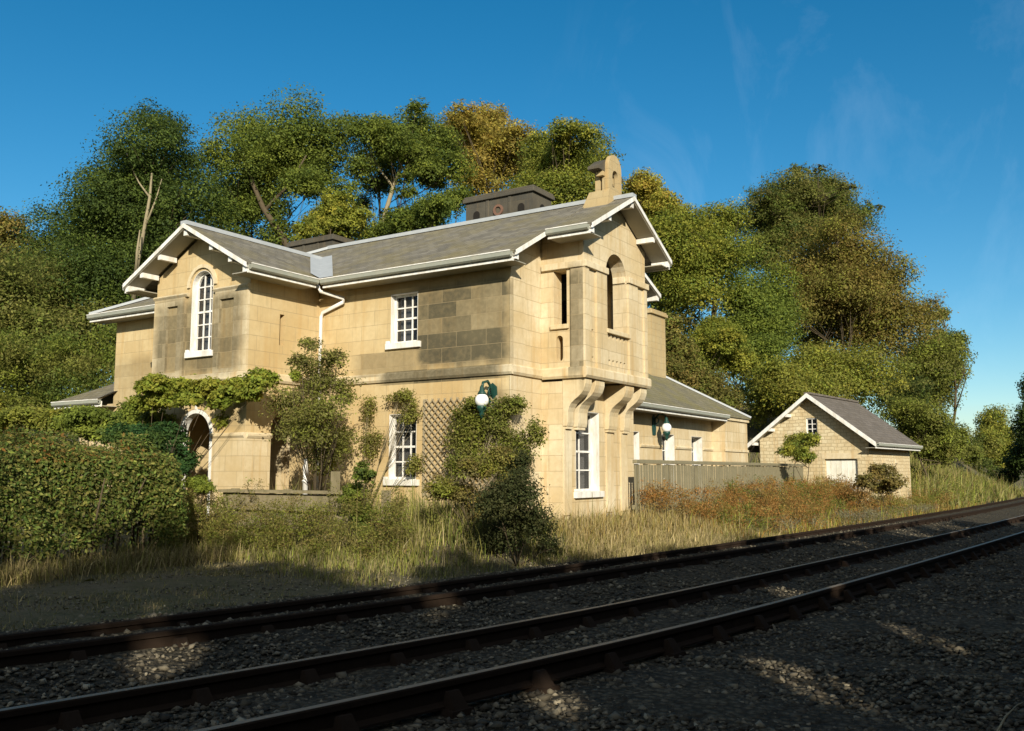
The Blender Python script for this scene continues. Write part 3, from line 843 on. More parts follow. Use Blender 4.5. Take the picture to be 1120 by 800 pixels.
split_build(vl, 'valley_flashing', M['lead'], H, fix=False)

def rake(par, apex, foot, inward, dep=0.085, th=0.04):
    """white bargeboard from apex to foot with a soffit going back to the wall (inward vector)"""
    a = Vector(apex); f = Vector(foot); iv = Vector(inward)
    dz = Vector((0, 0, -dep)); t = iv.normalized()*th
    mb = MB(); up = Vector((0, 0, 0.015))
    mb.hexa([tuple(a+dz), tuple(f+dz), tuple(f+dz+t), tuple(a+dz+t), tuple(a+up), tuple(f+up), tuple(f+up+t), tuple(a+up+t)])
    bo_ = mb.build('bargeboard', M['white'], par)
    sf = MB(); lo = Vector((0, 0, -0.10)); lo2 = Vector((0, 0, -0.075))
    sf.hexa([tuple(a+t*1.05+lo), tuple(f+t*1.05+lo), tuple(f+iv+lo), tuple(a+iv+lo), tuple(a+t*1.05+lo2), tuple(f+t*1.05+lo2), tuple(f+iv+lo2), tuple(a+iv+lo2)])
    sf.build('soffit', M['soffit'], bo_)
    return bo_
def purlin(par, p, inward, s=0.11):
    a = Vector(p); b_ = a+Vector(inward)
    x0, x1 = sorted((a.x, b_.x)); y0, y1 = sorted((a.y, b_.y))
    if x1-x0 < 0.01: x0 -= s/2; x1 += s/2
    if y1-y0 < 0.01: y0 -= s/2; y1 += s/2
    q = MB(); q.box(x0, x1, y0, y1, a.z-s, a.z); q.build('purlin_end', M['white'], par)
# wing gable
iw = (0, OV-0.01, 0)
fR = (XWC+HW, yw0-0.02, ze-0.02); fL = (XWC-HW, yw0-0.02, ze-0.02); aW = (XWC, yw0-0.02, ZWR-0.02)
rk = [rake(H, aW, fR, iw), rake(H, aW, fL, iw)]
for sg in (1, -1):
    for t in (0.42, 0.72):
        purlin(H, (XWC+sg*HW*t, yw0+0.05, ZWR-PIT*HW*t-0.12), (0, OV-0.07, 0))
    purlin(H, (XWC+sg*(HW-0.1), yw0+0.04, ze-0.06), (0, OV-0.06, 0), 0.13)
purlin(H, (XWC, yw0+0.05, ZWR-0.16), (0, OV-0.07, 0))
# oriel gable
io = (-0.46, 0, 0)
for yy in (yo0, yo1):
    rake(H, (xo+0.02, YR, ZO-0.02), (xo+0.02, yy, zoe-0.02), io)
    sg = -1 if yy < YR else 1
    purlin(H, (xo-0.04, YR+sg*(YR-yo0)*0.55, ZO-POL*(YR-yo0)*0.55-0.11), (-0.42, 0, 0))
    purlin(H, (xo-0.03, YR+sg*(YR-yo0-0.10), zoe-0.05), (-0.42, 0, 0), 0.13)
purlin(H, (xo-0.04, YR, ZO-0.15), (-0.42, 0, 0))
# main gable bargeboards (behind the oriel roof)
im = (-0.45, 0, 0)
rake(H, (xe+0.02, 16.35, zr(16.35)-0.02), (xe+0.02, YF-OV, ze-0.02), im)
rake(H, (xe+0.02, 20.2, zr(20.2)-0.02), (xe+0.02, yb, zeb-0.02), im)
purlin(H, (xe-0.03, yb-0.1, zeb-0.05), (-0.4, 0, 0), 0.13); purlin(H, (xe-0.03, YF-OV+0.1, ze-0.05), (-0.4, 0, 0), 0.12)

def eave(par, a, b_, inward, z):
    """gutter on a fascia with a boxed soffit, between a and b (plan points)"""
    a = Vector((a[0], a[1], z)); b_ = Vector((b_[0], b_[1], z)); iv = Vector((inward[0], inward[1], 0)); n = -iv.normalized()
    d = (b_-a)
    g_ = MB(); pr = [(0.0, -0.03), (0.0, -0.115), (0.035, -0.145), (0.075, -0.145), (0.108, -0.115), (0.112, -0.03), (0.098, -0.03), (0.094, -0.108), (0.07, -0.13), (0.04, -0.13), (0.014, -0.108), (0.014, -0.03)]
    k = len(pr); vs = []
    for p in (a, b_): vs += [tuple(p+n*u+Vector((0, 0, v))) for u, v in pr]
    g_.add(vs, [(i, (i+1) % k, k+(i+1) % k, k+i) for i in range(k)]+[tuple(range(k))[::-1], tuple(range(k, 2*k))])
    go_ = g_.build('gutter', M['gutter'], par)
    li = MB(); li.hexa([tuple(p+n*u+Vector((0, 0, v))) for v in (-0.034, -0.014) for p, u in ((a, 0.092), (b_, 0.092), (b_, 0.122), (a, 0.122))])
    li.build('gutter_lip', M['white'], go_)
    s_ = MB()
    i1 = iv.normalized()
    def q(u0, u1, v0, v1):
        s_.hexa([tuple(p+i1*u+Vector((0, 0, v))) for v in (v0, v1) for p, u in ((a, u0), (b_, u0), (b_, u1), (a, u1))])
    q(0.004, 0.03, -0.17, -0.065); q(-0.015, 0.0038+0.03, -0.215, -0.172)
    so_ = s_.build('fascia', M['white'], go_)
    s_ = MB(); q(0.036, iv.length-0.003, -0.20, -0.18); s_.build('soffit', M['soffit'], go_)
    return go_
eave(H, (XWC+HW+0.115, YF-OV), (xe-0.07, YF-OV), (0, OV), ze)
eave(H, (xw, YF-OV), (XWC-HW-0.1, YF-OV), (0, OV), ze)
eave(H, (XWC+HW, yw0+0.05), (XWC+HW, YF-OV-0.12), (-OV, 0), ze)
eave(H, (XWC-HW, yw0+0.05), (XWC-HW, YF-OV-0.12), (OV, 0), ze)
eave(H, (xe+0.03, yo0), (xo-0.05, yo0), (0, YB0-yo0), zoe)
eave(H, (xe+0.03, yo1), (xo-0.05, yo1), (0, -(yo1-YB1)), zoe)
# downpipe in the angle
dp = MB(); dp.tube([(-14.98, YF-OV+0.0, ze-0.12), (-14.95, YF-0.42, ze-0.26), (-14.52, YF-0.10, 5.56), (-14.55, YF-0.09, 5.48), (-15.20, YF-0.08, 5.30), (-15.25, YF-0.08, 5.2), (-15.25, YF-0.08, 0.5)], 0.042, 10)
dp.build('downpipe', M['white'], H, smooth=True)

# cross wing walls -----------------------------------------------------
zg = lambda x: ZWR-0.12-PIT*abs(x-XWC)
ww = (-17.34, -16.62, 4.29, 6.12)
wa = arch(-17.62, -16.44, 0.35, 2.42)
m = MB()
m.panel([(XW0, 0.1), (XW1, 0.1), (XW1, zg(XW1)), (XWC, ZWR-0.12), (XW0, zg(XW0))], [arch(ww[0], ww[1], ww[2], 5.78), wa], TY(YW+0.06), -0.30, 0)
m.panel(rect(YW+0.362, YF, 0.1, 6.1), [arch(14.16, 15.02, 0.35, 2.53), rect(14.33, 14.47, 4.42, 5.12)], TX(XW1), -0.30, 0)
m.box(XW1-0.30, XW1, YW+0.06-0.0, YW+0.361, 6.0, 6.02)
m.box(XW0, XW0+0.30, YW+0.362, YF-0.002, 0.1, 6.1)
m.box(XW1-0.55, XW1-0.302, YF-0.06, YF+0.30, 0.1, 6.1)
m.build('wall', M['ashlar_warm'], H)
st = MB(); st.box(XW1-0.32, XW1-0.20, 14.30, 14.50, 4.40, 5.14); st.build('blind_slit', M['trim'], H)
fp = MB() # raised pilaster panels either side of the window
for u0, u1, hu0, hu1 in ((XW0, -17.52, -18.14, -17.76), (-16.48, XW1, -16.32, -15.86)):
    fp.panel(rect(u0, u1, 3.77, 5.58), [rect(hu0, hu1, 3.86, 5.40)], TY(YW+0.06), 0.001, 0.06)
fp.tbox(TY(YW+0.06), XW0, -17.64, 0.1, 2.33, 0.001, 0.06); fp.tbox(TY(YW+0.06), -16.40, XW1+0.03, 0.1, 2.33, 0.001, 0.06)
fp.tbox(TX(XW1), YW+0.062, 14.14, 0.1, 2.33, 0.001, 0.03)
split_build(fp, 'pilaster', M['ashlar'], H)
cn = MB()
string_run(cn, TY(YW+0.06), XW0-0.02, -17.42, 5.58, 5.67, 0.10); string_run(cn, TY(YW+0.06), -16.53, XW1+0.02, 5.58, 5.67, 0.10)
for i in range(12): # hood over the round head
    t0, t1 = math.pi*i/12, math.pi*(i+1)/12; cx = (ww[0]+ww[1])/2; r0, r1 = 0.42, 0.50
    cn.hexa([TY(YW+0.06)(cx+r*math.cos(t), 5.78+r*math.sin(t), n) for n in (0.001, 0.05) for r, t in ((r0, t0), (r1, t0), (r1, t1), (r0, t1))])
string_run(cn, TY(YW+0.06), XW0, XW1+0.075, 3.57, 3.765, 0.10); string_run(cn, TX(XW1), YW+0.063, YF-0.08)
string_run(cn, TY(YW+0.06), XW0, -17.62, 2.33, 2.45, 0.10); string_run(cn, TY(YW+0.06), -16.44, XW1+0.03, 2.33, 2.45, 0.10); string_run(cn, TX(XW1), YW+0.063, 14.16, 2.33, 2.45, 0.07)
split_build(cn, 'moulding', M['trim'], H)
window(H, TY(YW+0.06), ww[0], ww[1], ww[2], ww[3], 3, 6, 0.13, zs=5.78, curtain=(-17.3, -16.95, 4.32, 5.9))
lo_ = MB(); lo_.box(XW0+0.31, XW1-0.31, YW+0.37, YF+0.3, 0.30, 0.42); lo_.box(XW0+0.31, XW1-0.31, YW+0.37, YF+0.3, 3.4, 3.5)
split_build(lo_, 'loggia_floor', M['trim'], H)
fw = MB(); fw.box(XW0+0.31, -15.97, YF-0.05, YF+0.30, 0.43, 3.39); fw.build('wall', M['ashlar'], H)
# white arched timber frame standing in the front arch
wf = MB()
cx = -17.03; T = TY(YW+0.06)
def archband(mb, c, r, w_, zs, z0, n0, n1, k=16):
    for i in range(k):
        t0, t1 = math.pi*i/k, math.pi*(i+1)/k
        mb.hexa([T(c+rr*math.cos(t), zs+rr*math.sin(t), n) for n in (n0, n1) for rr, t in ((r-w_, t0), (r, t0), (r, t1), (r-w_, t1))])
    mb.tbox(T, c+r-w_, c+r, z0, zs, n0, n1); mb.tbox(T, c-r, c-r+w_, z0, zs, n0, n1)
archband(wf, cx, 0.575, 0.085, 2.42, 0.43, -0.16, 0.02)
wf.tbox(T, cx-0.025, cx+0.025, 2.99, 3.18, -0.10, 0.03)
wf.build('arch_frame', M['white'], H)

# left single storey block with hipped roof ------------------------------------
lb = MB(); lb.box(-24.7, -23.21, YF, YBK, 0.1, 3.5); lb.build('wall', M['ashlar'], H)
lr = MB(); z3 = 3.60
x0, x1 = -25.2, -23.21
ym = (YF+YBK)/2; zm = z3+0.50*(ym-(YF-OV))
lr.slab([(x0, YF-OV, z3), (x1, YF-OV, z3), (x1, ym, zm), (x0+(ym-YF+OV), ym, zm)], 0.06)
lr.slab([(x0, YF-OV, z3), (x0+(ym-YF+OV), ym, zm), (x0, YBK+OV, z3)], 0.06)
lr.slab([(x0, YBK+OV, z3), (x0+(ym-YF+OV), ym, zm), (x1, ym, zm), (x1, YBK+OV, z3)], 0.06)
lr.build('roof', M['slate'], H)
eave(H, (x0, YF-OV), (-23.0, YF-OV), (0, OV), z3)

# right single storey wing ------------------------------------------------------
XA = -10.90; ya0, ya1 = YBK+0.002, 31.2
ax = MB()
ops = [(22.50, 23.40, 0.95, 2.72), (24.95, 25.85, 0.95, 2.72), (27.20, 28.10, 0.95, 2.72)]
ax.panel(rect(ya0, 29.0, 0.1, 3.42), [rect(*o_) for o_ in ops], TX(XA), -0.34, 0)
ax.box(-15.3, -10.46, 29.002, ya1, 0.1, 3.30)
ax.box(-15.3, -15.0, ya0, 29.0, 0.1, 3.4)
ax.build('wall', M['ashlar'], H)
for o_ in ops: window(H, TX(XA), *o_, 2, 4, 0.26)
tr_ = MB(); tr_.box(-15.35, -10.40, 28.95, ya1+0.05, 3.302, 3.46)
string_run(tr_, TX(XA), 23.45, 24.9, 2.30, 2.38, 0.05); string_run(tr_, TX(XA), 25.9, 27.15, 2.30, 2.38, 0.05); string_run(tr_, TX(XA), 28.15, 28.99, 2.30, 2.38, 0.05)
tr_.tbox(TX(-10.46), 28.97, ya1+0.02, 2.28, 2.36, 0.001, 0.04)
split_build(tr_, 'moulding', M['trim'], H)
ar = MB(); za = 3.46; xa0, xa1 = -15.5, -10.36; xm = (xa0+xa1)/2; zam = za+0.60*(xa1-xm); yh = ya1+0.1-(xa1-xm)*0.85
ar.slab([(xa1, ya0, za), (xa1, ya1+0.1, za), (xm, yh, zam), (xm, ya0, zam)], 0.06)
ar.slab([(xa1, ya1+0.1, za), (xa0, ya1+0.1, za), (xm, yh, zam)], 0.06)
ar.slab([(xa0, ya1+0.1, za), (xa0, ya0, za), (xm, ya0, zam), (xm, yh, zam)], 0.06)
ar.build('roof', M['slate_annex'], H)
ld = MB(); ld.beam((xm, ya0, zam+0.05), (xm, yh, zam+0.05), 0.2, 0.08); ld.beam((xm, yh, zam+0.05), (xa1, ya1+0.1, za+0.05), 0.18, 0.06); ld.build('ridge', M['lead'], H)
eave(H, (xa1, 28.93), (xa1, ya0+0.02), (XA-xa1, 0), za)

# chimneys ----------------------------------------------------------------------
def chimney(x0, x1, y0, y1, z0, z1, mat, flues, cap=0.07):
    c = MB(); c.box(x0, x1, y0, y1, z0, z1)
    co = c.build('chimney', mat, H)
    c = MB(); n = flues; w_ = (x1-x0)/n
    for i in range(1, n):
        c.box(x0+w_*i-0.05, x0+w_*i+0.05, y0-0.02, y0+0.05, z0, z1-0.002)
    c.box(x0-cap, x1+cap, y0-cap, y1+cap, z1, z1+0.11)
    c.box(x0-cap*0.6, x1+cap*0.6, y0-cap*0.6, y1+cap*0.6, z1+0.112, z1+0.17)
    c.build('cap', mat, co, bevel=0.015)
    return co
c1 = chimney(-14.10, -12.00, 19.6, 20.55, 6.6, 8.75, M['chimney'], 3)
h_ = MB()
for i in range(3):
    cxx = -14.10+0.70*(i+0.5)
    if i == 1:
        for j in range(16):
            t0, t1 = 2*math.pi*j/16, 2*math.pi*(j+1)/16
            h_.hexa([(cxx+r*math.cos(t), y, 8.42+r*math.sin(t)) for y in (19.56, 19.605) for r, t in ((0.09, t0), (0.15, t0), (0.15, t1), (0.09, t1))])
h_.build('ring', simple_mat('terracotta_ring', (0.17, 0.095, 0.065), 0.85, 0.2), c1)
h_ = MB()
for cxx in (-13.75, -12.35):
    h_.prism(arch(cxx-0.10, cxx+0.10, 8.22, 8.40), TY(19.6), 0.001, 0.012)
h_.prism(arch(19.95, 20.2, 8.22, 8.40), TX(-12.0), 0.001, 0.012)
split_build(h_, 'flue_opening', M['dark'], c1)
c2 = chimney(-20.75, -18.95, 19.6, 20.5, 6.4, 8.45, M['chimney'], 3)
cy0 = onX(712, 380, -12.6)[1]; cy1 = onX(728, 380, -12.6)[1]
c3 = chimney(-13.25, -12.6, cy0, cy1, 4.3, onX(715, 344, -12.6)[2], M['chimney_pale'], 1, 0.08)
# bellcote on the oriel ridge
bc = MB()
zb0 = ZO-0.35
top_ = [(18.315+0.315*math.cos(t), 8.42+0.33*math.sin(t)) for t in [math.pi*i/12 for i in range(13)]]
bc.panel([(18.0, zb0), (18.63, zb0)]+top_, [arch(18.17, 18.46, 7.98, 8.24)], TX(-9.02), -0.10, 0)
bco = bc.build('bellcote', M['chimney_pale'], H)
bs = MB(); bs.hexa([(-9.75, 17.80, ZO-0.5), (-9.0, 17.80, ZO-0.5), (-9.0, 18.78, ZO-0.5), (-9.75, 18.78, ZO-0.5), (-9.50, 17.96, ZO+0.16), (-9.001, 17.96, ZO+0.16), (-9.001, 18.65, ZO+0.16), (-9.50, 18.65, ZO+0.16)])
bs.build('saddle', M['chimney_pale'], bco)
pb = MB()
pb.box(-9.38, -9.26, 18.02, 18.14, ZO+0.161, 8.32); pb.box(-9.38, -9.26, 18.47, 18.59, ZO+0.161, 8.32)
pb.box(-9.30, -9.122, 17.90, 17.998, 8.20, 8.30); pb.box(-9.30, -9.122, 18.632, 18.74, 8.20, 8.30)
pb.box(-9.20, -9.122, 18.01, 18.15, ZO+0.161, 8.32); pb.box(-9.20, -9.122, 18.48, 18.62, ZO+0.161, 8.32)
split_build(pb, 'post', M['chimney_pale'], bco)
br_ = MB()
br_.prism([(17.70, 8.31), (18.93, 8.31), (18.93, 8.37), (18.60, 8.58), (18.315, 8.70), (18.03, 8.58), (17.70, 8.37)], lambda u, z, n: (n, u, z), -9.40, -9.122)
br_.build('bellcote_roof', M['chimney'], bco)
be = MB(); be.lathe([(0.001, 0.16), (0.03, 0.15), (0.045, 0.10), (0.055, 0.04), (0.085, 0.0)], (-9.12, 18.275, 8.0), 14); be.tube([(-9.12, 18.275, 8.15), (-9.12, 18.275, 8.335)], 0.012, 6); be.build('bell', M['rail'], bco, smooth=True)
# ------------------------------------------------------------------ garage
gp = at(951, 508, 33.3)
G = root('garage', 'small rubble stone garage with steep slate roof and pale door by the line', 'garage', (gp[0], gp[1], 0.25), rz=R(-6))
def gb(mb, name, mat, par=None, **kw): # local coordinates of the garage
    o = mb.build(name, mat, None, **kw); o.parent = par or G; return o
class Loc: pass
GW, GD, GE, GA = 4.15, 5.0, 2.42, 4.30   # width, depth, wall height, apex (above the garage's foot)
GXL = -GW; GC = -GW/2+0.0; gpit = (GA-GE)/(GW/2+0.38)
gz = lambda x: GA-0.10-gpit*abs(x-GC)
m = MB()
gwin = (GC-0.22, GC+0.22, 2.55, 3.40); gdoor = (-1.62, -0.42, 0.0, 1.85)
m.panel([(GXL, -0.4), (0, -0.4), (0, gz(0)), (GC, GA-0.1), (GXL, gz(GXL))], [rect(*gwin), [(gdoor[0], -0.3), (gdoor[1], -0.3), (gdoor[1], gdoor[3]), (gdoor[0], gdoor[3])]], TY(0), -0.3, 0)
m.panel(rect(0.302, GD, -0.4, gz(0)), [rect(1.55, 1.75, 0.6, 1.7), rect(3.1, 3.3, 0.6, 1.7)], TX(0), -0.3, 0)
m.box(GXL, GXL+0.3, 0.302, GD, -0.4, gz(GXL)); m.box(GXL+0.302, -0.302, GD-0.3, GD-0.002, -0.4, gz(0))
gb(m, 'wall', M['rubble'])
m = MB(); m.tbox(TY(0), gdoor[0]-0.12, gdoor[1]+0.12, gdoor[3], gdoor[3]+0.22, -0.2, 0.015)
for z in (0.58, 1.70): 
    for y in (1.55, 3.1): m.tbox(TX(0), y-0.1, y+0.3, z, z+0.12 if z > 1 else z+0.06, -0.1, 0.02)
m.tbox(TY(0), gwin[0]-0.1, gwin[1]+0.1, gwin[2]-0.10, gwin[2]-0.002, -0.1, 0.05)
gb(m, 'lintel', M['trim'])
m = MB(); m.tbox(TY(0), gdoor[0]+0.01, gdoor[1]-0.01, -0.3, gdoor[3]-0.01, -0.16, -0.10)
for i in range(1, 6): m.tbox(TY(0), gdoor[0]+i*0.2-0.006, gdoor[0]+i*0.2+0.006, -0.28, gdoor[3]-0.03, -0.0995, -0.093)
d_ = gb(m, 'door', M['door'])
m = MB(); m.tbox(TY(0), gdoor[1]-0.2, gdoor[1]-0.14, 0.75, 0.92, -0.099, -0.06); gb(m, 'handle', M['rail'], d_)
m = MB(); m.panel(rect(*gwin), [rect(gwin[0]+0.05, gwin[1]-0.05, gwin[2]+0.05, gwin[3]-0.05)], TY(0), -0.12, -0.05)
m.tbox(TY(0), GC-0.012, GC+0.012, gwin[2]+0.05, gwin[3]-0.05, -0.11, -0.07)
for i in range(1, 4): z = gwin[2]+0.05+0.75*i/4; m.tbox(TY(0), gwin[0]+0.05, gwin[1]-0.05, z-0.012, z+0.012, -0.112, -0.072)
gw_ = gb(m, 'window', M['white']); m = MB(); m.tbox(TY(0), gwin[0]+0.02, gwin[1]-0.02, gwin[2]+0.02, gwin[3]-0.02, -0.095, -0.088); gb(m, 'pane', M['glass'], gw_)
m = MB(); o1 = 0.38
ex0, ex1 = GXL-o1-0.28, o1; ezr = GA-gpit*(ex1-GC); ezl = GA-gpit*(GC-ex0)
m.slab([(ex1, -0.4, ezr), (ex1, GD+0.15, ezr), (GC, GD+0.15, GA), (GC, -0.4, GA)], 0.06)
m.slab([(ex0, -0.4, ezl), (GC, -0.4, GA), (GC, GD+0.15, GA), (ex0, GD+0.15, ezl)], 0.06)
gb(m, 'roof', M['slate_garage'])
m = MB(); m.beam((GC, -0.4, GA+0.04), (GC, GD+0.15, GA+0.04), 0.2, 0.07); gb(m, 'ridge', M['slate_garage'])
ORIG['__g'] = (0, 0, 0)
class P0: pass
def reparent(before):
    for o in list(bpy.data.objects):
        if o.name not in before and o.parent is None and o.type == 'MESH': o.parent = G
def rake_local(apex, foot, iv):
    before = {o.name for o in bpy.data.objects}; rake(None, apex, foot, iv, 0.15, 0.045); reparent(before)
rake_local((GC, -0.42, GA-0.01), (ex1, -0.42, ezr-0.01), (0, 0.41, 0)); rake_local((GC, -0.42, GA-0.01), (ex0, -0.42, ezl-0.01), (0, 0.41, 0))
for t in (0.30, 0.55, 0.80):
    before = {o.name for o in bpy.data.objects}; x = GC-(GC-ex0)*t; purlin(None, (x, -0.36, GA-gpit*(GC-x)-0.12), (0, 0.35, 0)); reparent(before)
before = {o.name for o in bpy.data.objects}; eave(None, (ex1, -0.37), (ex1, GD+0.1), (-o1, 0), ezr); reparent(before)

# ------------------------------------------------------------------ fences, lamps, small things
def grain_fence():
    f0 = (-9.32, 19.75); f1 = (-9.30, 33.9)
    T = root('paling_fence', 'grey weathered paling fence with a thick top rail before the single storey wing', 'fence', (f0[0], (f0[1]+f1[1])/2, 0.45))
    m = MB(); L = f1[1]-f0[1]; n = int(L/0.155)
    rr = random.Random(4)
    for i in range(n):
        y = f0[1]+i*0.155; h = 1.80+rr.uniform(-0.03, 0.01); tl = rr.uniform(-0.012, 0.012); x = f0[0]
        m.hexa([(x-0.012, y, 0.35), (x+0.012, y, 0.35), (x+0.012, y+0.085, 0.35), (x-0.012, y+0.085, 0.35), (x-0.012, y+tl, h), (x+0.012, y+tl, h), (x+0.012, y+0.085+tl, h), (x-0.012, y+0.085+tl, h)])
    m.build('palings', M['fence'], T)
    m = MB(); m.box(f0[0]-0.05, f0[0]+0.06, f0[1]-0.03, f1[1]+0.05, 1.812, 1.90); m.build('top_rail', M['fence'], T, bevel=0.012)
    m = MB(); m.box(f0[0]-0.09, f0[0]-0.014, f0[1], f1[1], 0.75, 0.85); m.build('rail', M['fence'], T)
    for i in range(8):
        y = f0[1]+0.3+i*1.9; m = MB(); m.box(f0[0]-0.17, f0[0]-0.092, y, y+0.1, 0.2, 1.80); m.build('post', M['fence'], T)
grain_fence()
def terrace():
    y = 12.75; x0, x1 = -15.2, -10.75
    T = root('board_fence', 'old low fence of weathered boards overgrown with dry weeds below the house', 'fence', ((x0+x1)/2, y, 0.1))
    for z0, z1, a, b_, t in ((0.86, 1.20, x0, -11.9, 0.0), (0.50, 0.82, x0+0.3, x1, 0.02), (0.15, 0.46, x0, x1, 0.0)):
        m = MB(); m.hexa([(a, y+t, z0), (b_, y+t-0.01, z0+0.01), (b_, y+t+0.045, z0+0.01), (a, y+t+0.05, z0), (a, y+t-0.02, z1), (b_, y+t-0.02, z1-0.02), (b_, y+t+0.04, z1-0.02), (a, y+t+0.045, z1)])
        m.build('board', M['wood'], T, bevel=0.01)
    for x in (-15.0, -13.5, -12.25, -11.0):
        m = MB(); m.box(x-0.06, x+0.06, y+0.075, y+0.20, -0.1, 1.28 if x != -12.25 else 1.62); m.build('post', M['wood'], T)
    m = MB(); m.box(x0-0.05, -11.85, y-0.10, y+0.22, 1.205, 1.26); m.build('top_board', M['wood'], T)
terrace()
def wall_lamp(p, n, label):
    p = Vector(p); n = Vector(n).normalized()
    t = root('wall_lamp', label, 'lamp', p, 'globe lamps on the house walls')
    g_ = p+n*0.40
    m = MB(); m.lathe([(0.001, -0.14)]+[(0.14*math.sin(math.pi*i/12), -0.14*math.cos(math.pi*i/12)) for i in range(1, 12)]+[(0.001, 0.14)], g_, 20)
    m.build('globe', M['globe'], t, smooth=True)
    m = MB(); q = n.cross(Vector((0, 0, 1)))
    m.tube([p+n*0.02+Vector((0, 0, 0.05)), p+n*0.06+Vector((0, 0, 0.28)), p+n*0.20+Vector((0, 0, 0.40)), p+n*0.36+Vector((0, 0, 0.36)), g_+Vector((0, 0, 0.22))], [0.028, 0.03, 0.03, 0.028, 0.03], 8)
    m.tube([p+n*0.03+Vector((0, 0, 0.12)), p+n*0.14+Vector((0, 0, 0.14)), p+n*0.17+Vector((0, 0, 0.24)), p+n*0.10+Vector((0, 0, 0.30))], 0.018, 6)
    m.build('bracket', M['lamp_green'], t, smooth=True)
    m = MB(); c_ = p+n*0.012; pts = [(-.09, -.20), (.09, -.20), (.12, 0), (.10, .30), (0, .38), (-.10, .30), (-.12, 0)]
    m.add([tuple(c_-n*0.010+q*u+Vector((0, 0, v))) for u, v in pts]+[tuple(c_+n*0.02+q*u+Vector((0, 0, v))) for u, v in pts], [tuple(range(7)), tuple(range(7, 14))[::-1]]+[(i, (i+1) % 7, 7+(i+1) % 7, 7+i) for i in range(7)])
    m.build('back_plate', M['lamp_green'], t)
    m = MB(); m.lathe([(0.02, 0.30), (0.04, 0.27), (0.05, 0.20), (0.085, 0.145), (0.09, 0.12), (0.07, 0.115)], g_, 18); m.build('cap', M['lamp_green'], t, smooth=True)
    m = MB(); m.lathe([(0.10, -0.11), (0.11, -0.15), (0.085, -0.20), (0.05, -0.24), (0.055, -0.28), (0.012, -0.37)], g_, 14); m.build('finial', M['lamp_green'], t, smooth=True)
p = onY(527, 438, YF-0.40); wall_lamp((p[0], YF, p[2]), (0, -1, 0), 'white globe lamp on green iron bracket near the front corner, above the trellis')
p = onX(729, 468, XA+0.40); wall_lamp((XA, p[1], p[2]), (1, 0, 0), 'white globe lamp on dark bracket on the single storey wing wall')
# trellis on the long wall
p0 = onY(463, 440, YF-0.06); p1 = onY(552, 520, YF-0.06)
T_ = root('trellis', 'diagonal wooden lattice trellis fixed on the long wall beside the lower window', 'trellis', ((p0[0]+p1[0])/2, YF-0.05, 1.3))
tx0, tx1, tz0, tz1 = p0[0], -10.35, 1.1, 3.15
for sg, yy in ((1, YF-0.045), (-1, YF-0.065)):
    m = MB(); st_ = 0.115; wdt = 0.020
    k0 = -40
    for i in range(-60, 90):
        pts = []
        # clipped diagonal line z = sg*x + c
        c_ = i*st_*1.414
        xs = []
        for x in (tx0, tx1):
            z = tz0+(sg*(x-tx0))+c_ if sg > 0 else tz0-(x-tx0)+c_
            xs.append((x, z))
        (xa, za_), (xb, zb_) = xs
        if max(za_, zb_) <= tz0 or min(za_, zb_) >= tz1: continue
        def clip(x, z):
            if z < tz0: return (x+(tz0-z)/sg if sg > 0 else x-(tz0-z), tz0)
            if z > tz1: return (x-(z-tz1)/sg if sg > 0 else x+(z-tz1), tz1)
            return (x, z)
        a = clip(xa, za_); b_ = clip(xb, zb_)
        if math.hypot(a[0]-b_[0], a[1]-b_[1]) < 0.1: continue
        m.beam((a[0], yy-0.009, a[1]), (b_[0], yy-0.009, b_[1]), wdt, 0.016, up=(0, 1, 0))
    m.build('slats', M['trellis'], T_)
m = MB(); 
for x in (tx0, tx1): m.box(x-0.02, x+0.02, YF-0.04, YF-0.002, tz0, tz1)
m.build('frame', M['trellis'], T_)
# small white ornament in front of the arcade
p = at(334, 529, 18.4)
m = MB(); m.lathe([(0.055, -0.9), (0.055, 0.02), (0.07, 0.03), (0.07, 0.06), (0.045, 0.08), (0.05, 0.2), (0.06, 0.32), (0.045, 0.40), (0.03, 0.43), (0.035, 0.47), (0.01, 0.49)], p, 16)
o = m.build('garden_ornament', M['white'], smooth=True); tag(o, 'small white upright garden ornament standing before the side arch', 'ornament')

